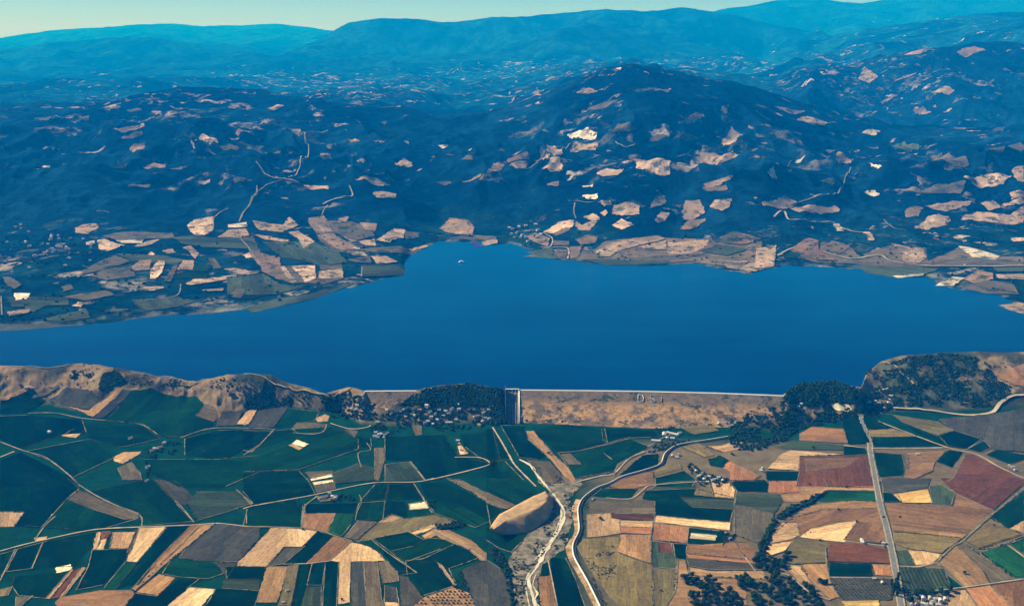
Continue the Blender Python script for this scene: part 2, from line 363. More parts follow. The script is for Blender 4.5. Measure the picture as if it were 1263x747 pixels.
# ------------------------------------------------------------------ colours of fields (albedo)
COL = dict(g0=(.004, .028, .026), g1=(.006, .034, .026), g2=(.010, .050, .030), g3=(.018, .095, .040), gm=(.045, .075, .045), gr=(.125, .115, .09),
           gd=(.062, .062, .06), br=(.20, .13, .09), bd=(.095, .052, .04), rd=(.34, .19, .11), tn=(.46, .31, .18), st=(.66, .45, .25),
           ye=(.60, .42, .16), ol=(.18, .16, .085), wh=(.80, .70, .5), on=(.30, .215, .13))
for k_ in COL: COL[k_] = tuple(v*q for v, q in zip(COL[k_], (.74, .74, .66)))
for k_ in ('g0', 'g1', 'g2'): COL[k_] = (COL[k_][0]*.4, COL[k_][1]*.62, COL[k_][2]*.25)
COL['g3'] = (.010, .058, .012); COL['gm'] = (.036, .052, .022); COL['gr'] = (.100, .080, .042); COL['gd'] = (.048, .046, .030)
COL['br'] = (.20, .108, .042); COL['bd'] = (.105, .038, .010); COL['rd'] = (.32, .145, .055); COL['ol'] = (.135, .105, .036)
COL['on'] = (.30, .175, .07); COL['tn'] = (.38, .24, .115); COL['st'] = (.56, .36, .17); COL['ye'] = (.52, .34, .10)

# ------------------------------------------------------------------ terrain meshes
def proj_grid(r0, r1):
    return proj(XX[r0:r1], YY[r0:r1], H[r0:r1])
def blob(PX, PY, cx, cy, rx, ry): return np.exp(-(((PX-cx)/rx)**2+((PY-cy)/ry)**2))
def terrain(name, r0, r1, cs, material):
    ci = np.arange(0, len(cols), cs)
    if ci[-1] != len(cols)-1: ci = np.append(ci, len(cols)-1)
    X = XX[r0:r1][:, ci]; Y = YY[r0:r1][:, ci]; Z = H[r0:r1][:, ci]
    nr, nc = X.shape
    V = np.stack([X, Y, Z], -1).reshape(-1, 3)
    idx = np.arange(nr*nc).reshape(nr, nc)
    F = np.stack([idx[:-1, :-1], idx[:-1, 1:], idx[1:, 1:], idx[1:, :-1]], -1).reshape(-1, 4)
    me = mesh_np(name, V, F, [material], smooth=True)
    PX, PY = proj(X, Y, Z)
    def L(c): return np.array(c)[None, None, :]
    col = np.zeros((nr, nc, 3)); op = np.zeros((nr, nc))
    if name == 'ground':
        right = np.clip((PX-700+60*(fbm(X, Y, 300, 3, 5)-.5))/60, 0, 1)*np.clip((PY-540)/15, 0, 1)
        col[:] = L((.004, .034, .015))
        col = col*(1-right[..., None])+L((.13, .10, .05))*right[..., None]
        rim = np.clip(Z/14, 0, 1)
        nn = np.clip((fbm(X, Y, 130, 4, 9)-.38)*4, 0, 1)[..., None]
        rc = L((.040, .042, .022))*(1-nn)+L((.24, .168, .085))*nn
        col = col*(1-rim[..., None])+rc*rim[..., None]
        hr = np.clip((PX-1040)/40, 0, 1)*np.clip((1235-PX)/40, 0, 1)*rim*np.clip((.62-fbm(X, Y, 160, 3, 19))*8, 0, 1)
        col = col*(1-.75*hr[..., None])+L((.035, .055, .025))*.75*hr[..., None]
        gl = (1-right)*(1-rim)
        col = col*(1-gl[..., None]*.0)
        bed = (Y > (yc[ci])[None, :]+40)
        col[bed] = (.06, .07, .06)
    else:
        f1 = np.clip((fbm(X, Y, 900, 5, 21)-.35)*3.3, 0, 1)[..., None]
        col = L((.001, .010, .040))*(1-f1)+L((.006, .040, .095))*f1  # forest tinted blue: distance haze put into the colour
        lowl = np.clip((210-Z)/90, 0, 1)*(Y < 12000)
        f2 = np.clip((fbm(X, Y, 260, 4, 23)-.35)*3, 0, 1)[..., None]
        lc = L((.002, .022, .035))*(1-f2)+L((.012, .055, .055))*f2
        col = col*(1-lowl[..., None]*.8)+lc*lowl[..., None]*.8
        beach = np.clip(1-(Z-LAKE-1.0)/5, 0, 1)*(Y < 12000)*(Y > (ys[ci])[None, :]-20)
        bn = np.clip((fbm(X, Y, 90, 3, 25)-.4)*5, 0, 1)
        col = col*(1-(beach*bn*.7)[..., None])+L((.30, .30, .22))*(beach*bn*.7)[..., None]
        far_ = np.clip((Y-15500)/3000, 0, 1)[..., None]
        col = col*(1-far_)+(L((.001, .018, .045))*(1-f1)+L((.010, .080, .130))*f1)*far_  # far range bluer and lighter: haze and relief light painted into the colour
        for cx, cy, rx, ry, s in ((230, 160, 170, 40, .55), (380, 205, 120, 40, .35), (80, 310, 110, 30, .9), (760, 180, 110, 45, .62), (640, 200, 60, 25, .4),
                                  (920, 170, 90, 50, .6), (1100, 100, 120, 35, .9), (1180, 230, 100, 50, .6), (980, 220, 90, 60, .38), (480, 108, 170, 14, 1.0), (330, 100, 60, 12, .6),
                                  (200, 122, 130, 8, .5), (900, 82, 100, 9, .9), (660, 88, 90, 9, .9), (100, 104, 120, 5, .35), (1000, 100, 60, 12, .6),
                                  (1200, 40, 60, 14, .2), (400, 300, 120, 25, .5), (760, 262, 110, 30, .25), (1180, 290, 110, 30, .6), (1200, 160, 70, 30, .3), (260, 345, 200, 30, .85), (830, 312, 140, 14, 1.6), (1120, 320, 130, 22, 1.3)):
            op = np.maximum(op, s*.75*blob(PX, PY, cx, cy, rx, ry))
    n = nr*nc
    ca = me.attributes.new('cover', 'FLOAT_COLOR', 'POINT'); ca.data.foreach_set('color', np.concatenate([col.reshape(n, 3), np.ones((n, 1))], 1).astype(np.float32).ravel())
    oa = me.attributes.new('open', 'FLOAT', 'POINT'); oa.data.foreach_set('value', op.reshape(n).astype(np.float32))
    return tag(link(name, me), kind='structure')
rA = int(np.searchsorted(rows, 5640)); rB = int(np.searchsorted(rows, 15500))
ground = terrain('ground', 0, rA+1, 1, M_ground)
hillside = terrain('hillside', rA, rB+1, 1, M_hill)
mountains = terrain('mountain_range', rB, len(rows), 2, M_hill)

# lake sheet
ci = np.arange(0, len(cols), 3)
fr = np.linspace(0, 1, 12)[:, None]
y0 = (yc[ci]+4)[None, :]; y1 = (ys[ci]+120)[None, :]
LY = y0*(1-fr)+y1*fr; LX = LY*cols[ci][None, :]
nr, nc = LY.shape; idx = np.arange(nr*nc).reshape(nr, nc)
F = np.stack([idx[:-1, :-1], idx[:-1, 1:], idx[1:, 1:], idx[1:, :-1]], -1).reshape(-1, 4)
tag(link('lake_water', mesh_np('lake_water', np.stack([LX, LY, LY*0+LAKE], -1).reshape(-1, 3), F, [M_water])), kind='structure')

# ------------------------------------------------------------------ draped sheets
def dens(P, step, jit=0):
    out = []
    n = len(P)
    for i in range(n):
        a = np.array(P[i], float); b = np.array(P[(i+1) % n], float)
        k = max(1, int(np.ceil(np.linalg.norm(b-a)/step)))
        for q in range(k):
            p = a+(b-a)*q/k
            if jit and q: p = p+rng.normal(0, jit, 2)
            out.append((p[0], p[1]))
    return out
def inner(P, g):
    P = np.array(P); x0, y0 = P.min(0); x1, y1 = P.max(0)
    if x1-x0 < g or y1-y0 < g: return []
    gx, gy = np.meshgrid(np.arange(x0+g/2, x1, g), np.arange(y0+g/2, y1, g))
    gx = gx.ravel()+rng.uniform(-g*.1, g*.1, gx.size); gy = gy.ravel()
    k = pip(P, gx, gy)
    return list(zip(gx[k], gy[k]))
def drape(name, P, lift, material, color, parent, step=13, jit=1.5, grid=24, water=False):
    B = dens(P, step, jit); n = len(B)
    pts = [Vector(p) for p in B]
    hz = sampH(np.array([p[0] for p in B]), np.array([p[1] for p in B]))
    flat = hz.max()-hz.min() < .3 and hz.max() < 1
    if not flat: pts += [Vector(p) for p in inner(B, grid if water else 13)]
    try: r = delaunay_2d_cdt(pts, [], [list(range(n))], 1, 1e-4)
    except Exception: return None
    v2 = np.array([(p.x, p.y) for p in r[0]]); fs = r[2]
    if len(fs) == 0: return None
    z = sampH(v2[:, 0], v2[:, 1])+lift+(0 if flat or water else 2.2)
    if water: z = np.maximum(z, LAKE+.6)
    c = v2.mean(0)
    # orient the object's x axis along the longest side
    Q = np.array(P); d = np.roll(Q, -1, 0)-Q; k = np.argmax((d**2).sum(1)); ang = math.atan2(d[k, 1], d[k, 0])
    ca, sa = math.cos(-ang), math.sin(-ang); rel = v2-c
    loc = np.stack([rel[:, 0]*ca-rel[:, 1]*sa, rel[:, 0]*sa+rel[:, 1]*ca, z-z.min()], -1)
    me = bpy.data.meshes.new(name)
    # face up
    tri = []
    for f in fs:
        a, b_, c_ = loc[f[0]], loc[f[1]], loc[f[2]]
        cr = (b_[0]-a[0])*(c_[1]-a[1])-(b_[1]-a[1])*(c_[0]-a[0])
        tri.append(tuple(f) if cr > 0 else tuple(reversed(f)))
    me.from_pydata([tuple(p) for p in loc], [], tri); me.materials.append(material)
    if not flat: me.polygons.foreach_set('use_smooth', [True]*len(tri))
    o = link(name, me, parent, (c[0], c[1], float(z.min()))); o.rotation_euler = (0, 0, ang)
    o.color = (color[0], color[1], color[2], 1)
    return o
def ribbon(name, pxpts, width, lift, material, parent=None, rough=0.0, taper=None, water=False):
    W = [np.array(unproj(*p)) for p in pxpts]
    # densify with Catmull-Rom
    out = []
    for i in range(len(W)-1):
        p0 = W[max(i-1, 0)]; p1 = W[i]; p2 = W[i+1]; p3 = W[min(i+2, len(W)-1)]
        k = max(2, int(np.linalg.norm(p2-p1)/18))
        for q in range(k):
            t_ = q/k
            out.append(.5*((2*p1)+(-p0+p2)*t_+(2*p0-5*p1+4*p2-p3)*t_**2+(-p0+3*p1-3*p2+p3)*t_**3))
    out.append(W[-1]); L = np.array(out)
    d = np.gradient(L, axis=0); nrm = np.stack([-d[:, 1], d[:, 0]], -1); nrm /= np.linalg.norm(nrm, axis=1)[:, None]+1e-9
    wv = width*(1+rough*rng.normal(0, 1, len(L)))
    a = L+nrm*wv[:, None]/2; b = L-nrm*wv[:, None]/2
    P = np.concatenate([a, b]); z = sampH(P[:, 0], P[:, 1])
    zm_ = np.maximum(z[:len(L)], z[len(L):]); z = np.concatenate([zm_, zm_])+lift
    if water: z = np.maximum(z, LAKE+.8)
    n = len(L); F = [(i, i+n, i+n+1, i+1) for i in range(n-1)]
    c = np.array([P[:, 0].mean(), P[:, 1].mean(), z.min()])
    V = np.column_stack([P, z])-c
    me = mesh_np(name, V, F, [material])
    o = link(name, me, parent, c)
    return o, L

# ------------------------------------------------------------------ fields on the plain, traced from the photograph
FLD = '''
E tn 0,160 118,165 70,232 0,234
E g0 0,0 330,0 385,50 330,95 200,240 70,232 118,165 0,160
E g2 430,65 700,8 740,10 860,125 940,210 690,232 675,170 500,108
E gr 330,95 385,55 430,70 500,110 670,170 672,195 610,200 450,150 345,115
E gd 740,0 850,10 945,90 905,128 860,122
E gm 910,125 960,60 1180,60 1230,120 1100,165 960,205
E g1 85,345 230,305 460,262 440,335 360,430 270,430 150,440 30,455
E g2 0,370 75,350 0,490
E g0 450,350 640,342 600,400 500,520 370,545 430,430
E g1 70,475 270,460 330,460 222,585 90,570 60,525
E tn 470,262 490,262 480,340 450,345
E bd 490,258 545,255 520,300 490,295
E st 488,300 520,292 505,345 470,345
E tn 550,262 658,260 625,338 532,340
E bd 658,250 675,245 630,370 615,360
E st 672,238 810,235 670,405 612,400
E g0 815,235 945,215 770,385 670,520 610,520 565,540 670,405
E g3 610,408 665,412 560,540 505,535
E br 935,225 985,222 800,400 680,520 640,540 770,390
E on 985,222 1050,220 900,340 800,420 660,545 640,535 760,420
E gd 1050,222 1263,235 1263,290 1155,405 1040,410 870,390 900,345
E g2 830,400 870,390 960,400 1080,405 1100,460 1010,490 870,480 790,465
E gd 1040,410 1155,410 1105,485 1095,465
E on 770,465 855,482 765,572 655,555
E g0 660,560 765,575 870,490 970,490 905,540 815,620 610,620
E st 925,530 1050,540 980,620 815,620
E gm 1090,490 1263,490 1263,545 1080,535
E g0 1100,430 1263,432 1290,440 1280,490 1105,487
E g1 1050,540 1080,535 1263,548 1240,625 1000,625
E br 300,575 480,545 640,545 655,560 605,625 280,625 270,600
E tn 350,440 358,448 245,585 222,585
E bd 358,448 405,435 300,580 245,585
E tn 400,432 418,435 315,570 290,582
E wh 275,430 345,418 352,435 330,450 272,460
E st 165,290 230,282 222,300 175,308
E wh 250,175 280,168 275,188 255,190
E ol 0,540 60,525 40,570 0,575
E gr 80,575 160,570 100,625 75,625
E g2 120,230 200,240 330,105 450,152 600,200 660,200 520,240 380,250
F g1 0,0 310,0 350,75 45,135 0,90
F g2 45,140 265,95 290,130 280,240 0,232 20,150
F g1 200,110 262,98 268,140 205,150
F gr 340,30 440,18 450,50 360,70
F ol 350,85 460,80 460,105 380,115
F g0 300,125 565,120 545,170 430,170 300,170
F br 297,172 450,170 410,262 285,240
F g3 450,170 545,172 525,225 480,280 410,262
F gr 560,205 650,212 555,300 490,290
F g2 565,120 690,110 680,200 545,205 575,130
F g1 570,110 640,32 705,28 690,105
F g2 710,28 830,25 880,100 700,105
F g1 695,112 790,112 800,190 690,198
F ol 650,215 720,175 780,195 930,175 1030,215 930,235 750,270 560,310 540,300
F tn 660,215 715,178 770,190 720,210
F st 930,220 940,240 830,275 815,260
F on 870,275 930,240 960,265 890,300
F wh 805,125 890,110 905,145 810,152
F g2 1000,20 1200,125 1263,160 1200,210 1130,240 930,170 900,120 860,20
F gr 990,0 1070,10 1263,110 1263,145 1200,125 1100,60
F g1 640,290 800,258 880,300 830,330 720,355 650,310
F g2 720,355 830,332 900,290 1000,300 1030,320 870,395 790,400
F g1 870,395 1030,320 1110,350 1140,390 1000,440 930,400
F g2 790,405 900,385 1000,440 1040,520 880,570 800,470
F g1 640,300 845,460 770,470 700,390
F tn 945,410 965,415 1040,515 1025,520
F on 920,250 1000,250 1110,300 1180,360 1185,400 1160,400 1100,350 950,285
F st 530,310 610,330 665,365 690,400 525,405 520,600 455,612 465,405 425,400
F br 440,280 530,305 420,400 300,418
F g0 370,260 440,278 300,415 195,418 240,370
F tn 135,240 280,240 365,255 285,335 195,335 120,430 -30,425 -35,415 0,385
F st 205,240 280,240 365,255 285,335 230,332
F gd 200,335 300,330 200,415 115,430
F on 115,430 218,430 165,605 60,605
F ol 218,425 275,420 235,620 170,620
F g1 275,420 335,415 300,620 235,620
F g0 335,415 400,410 385,520 310,520
F gm 310,530 380,525 380,620 280,620
F g0 400,410 465,405 455,625 385,625
F gd 525,405 585,402 600,625 525,625
F gr 585,402 650,405 680,625 600,625
F gr 650,410 700,400 750,450 755,500 680,510
F gd 690,520 745,530 760,625 685,625
F st 690,600 750,605 755,625 690,625
F on 880,580 1020,530 1100,560 1130,625 820,625
F gd 1060,445 1150,410 1190,400 1250,440 1300,520 1310,625 1130,625 1100,540
F gd 760,470 800,480 880,580 820,620 770,620
G g2 0,0 200,0 240,60 230,90 140,130 0,60
G gr 0,65 140,130 95,150 0,115
G g2 0,115 20,230 90,265 200,265 170,310 120,360 60,340 0,300
G g1 310,390 385,388 430,480 480,625 340,625
G g2 270,420 300,405 310,470 260,470
G br 250,480 315,470 340,625 265,625
G br 600,40 640,0 760,0 790,30 720,50 640,50
G g2 520,85 560,50 730,55 700,95 600,95
G gr 500,120 560,110 820,110 820,175 620,170 500,180
G tn 490,175 605,170 610,195 650,200 650,270 490,290
G bd 610,170 810,180 810,205 612,195
G tn 650,205 810,208 808,240 650,235
G rd 650,238 808,242 805,272 650,265
G on 650,275 800,275 800,415 720,390 640,360 650,310
G bd 695,282 800,285 800,360 695,345
G ol 470,290 640,280 645,360 800,415 810,625 640,625 500,440 440,330
G g1 770,60 1020,50 1215,95 1185,215 820,180 820,110 760,100
G gm 825,30 1000,20 1020,50 800,58
G gm 940,90 1210,100 1200,150 1000,140
G ol 1020,50 1090,25 1110,90 1010,80
G st 1080,15 1190,20 1218,60 1210,98 1110,90
G st 820,180 1190,215 1185,252 815,212
G rd 812,215 985,235 975,315 810,300
G g1 990,240 1170,260 1150,330 980,315
G wh 998,265 1118,275 1112,302 988,290
G gm 805,305 910,320 925,440 805,430
G bd 835,310 900,315 905,360 840,360
G g1 905,315 975,320 970,395 925,385
G br 975,330 1190,310 1262,312 1300,345 1320,398 970,365
G rd 970,367 1320,400 1325,414 985,385
G gd 975,388 1326,416 1345,445 1090,445 985,425
G on 985,430 1090,450 1346,450 1362,490 985,470
G ol 810,440 925,445 915,560 870,625 812,625
G on 930,400 970,400 985,470 1200,490 1263,500 1263,625 870,625 915,560
H g1 0,15 165,10 165,62 60,60 20,50
H rd 170,10 290,10 300,60 210,65 165,55
H on 290,0 605,0 625,50 420,48 400,60 350,100 230,100 215,60 300,60
H rd 400,0 605,0 620,40 420,35
H st 0,20 25,50 20,80 0,80
H gm 20,65 215,68 225,100 190,150 20,112
H gr 20,115 190,152 180,220 135,280 20,240
H g3 430,50 625,55 630,95 520,95 400,100 370,95
H on 380,110 520,95 640,100 650,125 400,135 280,165 310,130
H br 280,165 400,135 650,125 665,200 480,180 300,250 230,230 190,230
H st 300,250 350,215 480,188 540,182 530,240 490,275 380,262
H tn 190,230 230,190 290,190 300,240 270,260 165,280
H st 160,285 270,270 240,310 180,330 150,310
H br 545,185 665,200 675,280 530,270 490,265
H ol 240,330 280,255 490,275 410,300 420,360 240,370
H bd 425,275 560,280 680,305 690,365 420,355
H g1 430,362 608,368 610,425 425,420
H rd 610,370 695,372 700,418 620,415
H gd 440,430 600,425 700,435 690,520 480,525 470,500
H ye 480,525 640,522 640,550 490,550
H tn 230,370 300,375 350,450 420,520 300,450
H on 310,370 420,365 425,430 470,510 430,520 340,430
H g2 655,60 715,65 740,100 660,100
H gd 650,0 860,0 850,40 760,55 660,60
H ye 700,70 850,45 870,105 740,105
H gm 860,35 920,25 965,60 950,115 870,115
H bd 900,0 1263,0 1263,20 1130,135 960,60
H br 665,105 960,120 970,65 1135,140 1090,180 1020,240 700,200
H on 690,195 1020,235 1000,255 700,225
H ol 700,230 1000,255 910,320 760,300 705,275
H st 765,305 830,310 910,325 870,365 800,370
H gm 710,310 765,305 795,370 725,370
H g2 1120,165 1263,55 1263,180 1200,215 1180,205
H ol 1080,185 1180,210 1250,240 1070,300 1000,265
H tn 1200,215 1263,180 1263,235
H g3 1080,315 1190,285 1263,340 1263,425 1220,425
H g3 1200,280 1263,258 1263,325
H gr 970,280 1000,275 1225,430 1120,445 1080,420
H on 890,360 970,285 1090,400 1115,450 1010,465 920,375
H gm 730,380 920,385 950,480 760,495 740,480
H g2 930,410 1000,465 950,475
H tn 940,480 1010,475 1060,550 930,550
H rd 1010,470 1120,455 1210,550 1060,550
H br 1120,455 1263,435 1263,550 1210,550
A g2 640,165 740,155 850,195 960,195 995,235 940,290 1030,310 1030,340 890,390 780,385 700,330 510,310
A st 300,385 360,352 420,355 370,395
A st 550,490 600,465 690,460 670,480 600,520 560,510
A gr 570,540 640,510 680,560 690,600 600,600
A tn 1150,330 1200,270 1255,250 1210,330
A wh 1155,325 1165,308 1205,315 1195,332
A gr 950,285 1000,230 1050,250 1060,290 1040,320
A gd 1050,340 1080,270 1180,265 1150,335
A g1 1060,360 1263,350 1263,410 1100,500 900,480 900,400
A g1 130,460 440,400 560,490 350,590 230,500
A g0 0,500 100,465 350,590 380,632 0,632
A g1 420,320 700,340 780,400 600,440 430,400
A g0 0,290 140,285 400,310 420,370 300,380 90,450 0,410
A g1 0,215 160,160 220,215 140,265 0,280
A gr 150,195 280,140 290,150 160,205
A tn 0,200 150,142 170,150 10,215
A gd 230,215 330,150 420,160 500,220 430,260 300,235
A on 300,240 430,265 500,215 550,180 600,160 450,295 400,270
A gd 450,300 600,160 640,165 500,300
A tn 910,350 950,315 1010,325 960,360
A g2 700,500 1060,500 1263,480 1263,560 1100,632 870,632 740,570
B g2 215,250 370,270 350,310 250,330 170,345 160,340
B tn 350,300 400,280 420,290 410,315 360,318
B gr 235,350 260,320 350,320 400,330 380,370 270,375
B gd 25,350 75,265 225,225 150,345
B g2 0,480 160,360 420,340 560,400 560,450 270,550 0,560
B g1 0,360 150,362 80,430 0,470
B wh 235,425 260,405 320,425 290,440
B tn 220,430 240,425 290,445 270,455
B g1 0,565 270,555 310,600 330,632 0,632
B gr 300,560 440,555 430,572 325,595
B wh 325,595 430,572 435,585 330,605
B wh 335,612 435,598 440,610 345,625
B gm 430,570 560,520 640,540 650,600 540,610 450,620
B gr 640,445 685,445 690,500 660,605 640,600
B gm 690,525 810,510 880,600 690,605
B g1 690,390 975,380 1040,480 1200,520 1110,555 890,595 815,510 690,500
B g1 440,325 520,380 620,400 625,440 570,440 560,400
B gr 820,335 865,335 870,380 840,385
B st 1040,435 1060,430 1095,470 1050,475
B g2 1060,380 1215,360 1250,500 1150,490 1080,440
B gr 490,350 560,360 540,400
C g2 230,360 380,330 560,355 570,420 420,460 350,465 260,400
C g1 575,350 820,360 840,400 700,390 590,420
C g2 350,470 440,460 590,430 700,400 790,440 640,520 620,560 430,590 400,540
C gr 360,475 410,470 465,525 400,525
C g1 650,575 760,480 840,470 840,530 700,570
C g1 0,350 40,350 120,500 0,510
C g2 0,515 90,510 180,600 170,632 0,632
C g0 70,335 180,335 200,400 290,480 250,500 160,490
C on 190,360 230,360 330,480 400,540 440,610 390,600 310,500 200,400
C gr 200,500 310,510 390,610 300,620 240,560
C br 600,632 650,600 750,560 810,560 820,620 790,632
C ol 930,340 1100,335 1130,360 1010,380
C tn 1070,435 1150,430 1200,415 1263,415 1263,440 1150,465
C rd 1150,520 1190,510 1263,560 1263,590 1200,570 1150,540
C ol 950,440 1030,420 1110,480 1060,490
C ol 820,550 890,520 940,515 950,545 820,580
C g2 820,590 960,555 1020,600 1000,632 825,632
C g2 1080,500 1140,480 1180,505 1150,540 1090,530
D g1 480,350 550,320 600,440 510,445
D g1 565,320 600,325 690,375 590,382
D ol 590,385 700,378 800,410 610,415
D g1 610,415 800,412 930,458 610,460
D g1 490,455 580,455 590,490 490,495
D g1 615,480 740,490 760,575 640,585
D gr 740,490 765,480 770,560 750,575
D gr 610,585 740,590 790,600 780,626 650,626
D ol 700,320 900,350 960,385 890,410 740,350
D g1 900,400 960,388 1080,425 1020,465 940,455
D g2 740,360 890,405 940,455 860,430
D g2 1020,465 1090,430 1120,460 1080,480
D g1 1100,490 1150,470 1263,490 1263,510 1200,530
D br 760,480 930,470 880,520 870,560 780,600 740,590 765,540
D g0 885,520 940,470 1000,480 950,545
D bd 960,590 1010,490 1050,490 1263,600 1263,626 900,626
D tn 160,550 215,490 260,470 490,490 300,495 300,560
D bd 300,500 590,495 620,626 290,626
D br 320,505 560,500 500,540 330,560
D g1 155,560 300,562 290,600 160,600
D br 300,400 350,370 490,380 510,440 300,430
D gm 200,460 300,430 480,450 490,470 260,468
D wh 425,275 510,278 525,300 470,305
D br 1130,140 1263,110 1263,200 1210,190
D gd 900,340 1180,310 1263,290 1263,480 1130,470 1080,420 960,385
D rd 0,530 60,545 130,580 100,600 0,600
D g1 20,600 150,595 170,620 0,626
'''
JOB = []
for ln in FLD.strip().splitlines():
    p = ln.split(); JOB.append((p[0], p[1], [tuple(float(q) for q in s.split(',')) for s in p[2:]]))
FIELDS = []; SKIP = []
crops = ('g0', 'g1', 'g2', 'g3', 'gm')
for i, (t_, c, pts) in enumerate(JOB):
    W = [unproj(*p) for p in tp(t_, pts)]
    k = COL[c]; f = random.uniform(.82, 1.18); r = random.uniform(-.06, .06)
    drape('field', W, .5+(i % 50)*.04, M_crop if c in crops else M_soil, (k[0]*f*(1+r), k[1]*f, k[2]*f*(1-r)), ground)
    FIELDS.append((c, W)); SKIP.append([all(q[0] < 12 or q[0] > 1248 for q in (pts[i_], pts[(i_+1) % len(pts)])) or all(q[1] < 8 or q[1] > 605 for q in (pts[i_], pts[(i_+1) % len(pts)])) for i_ in range(len(pts))])

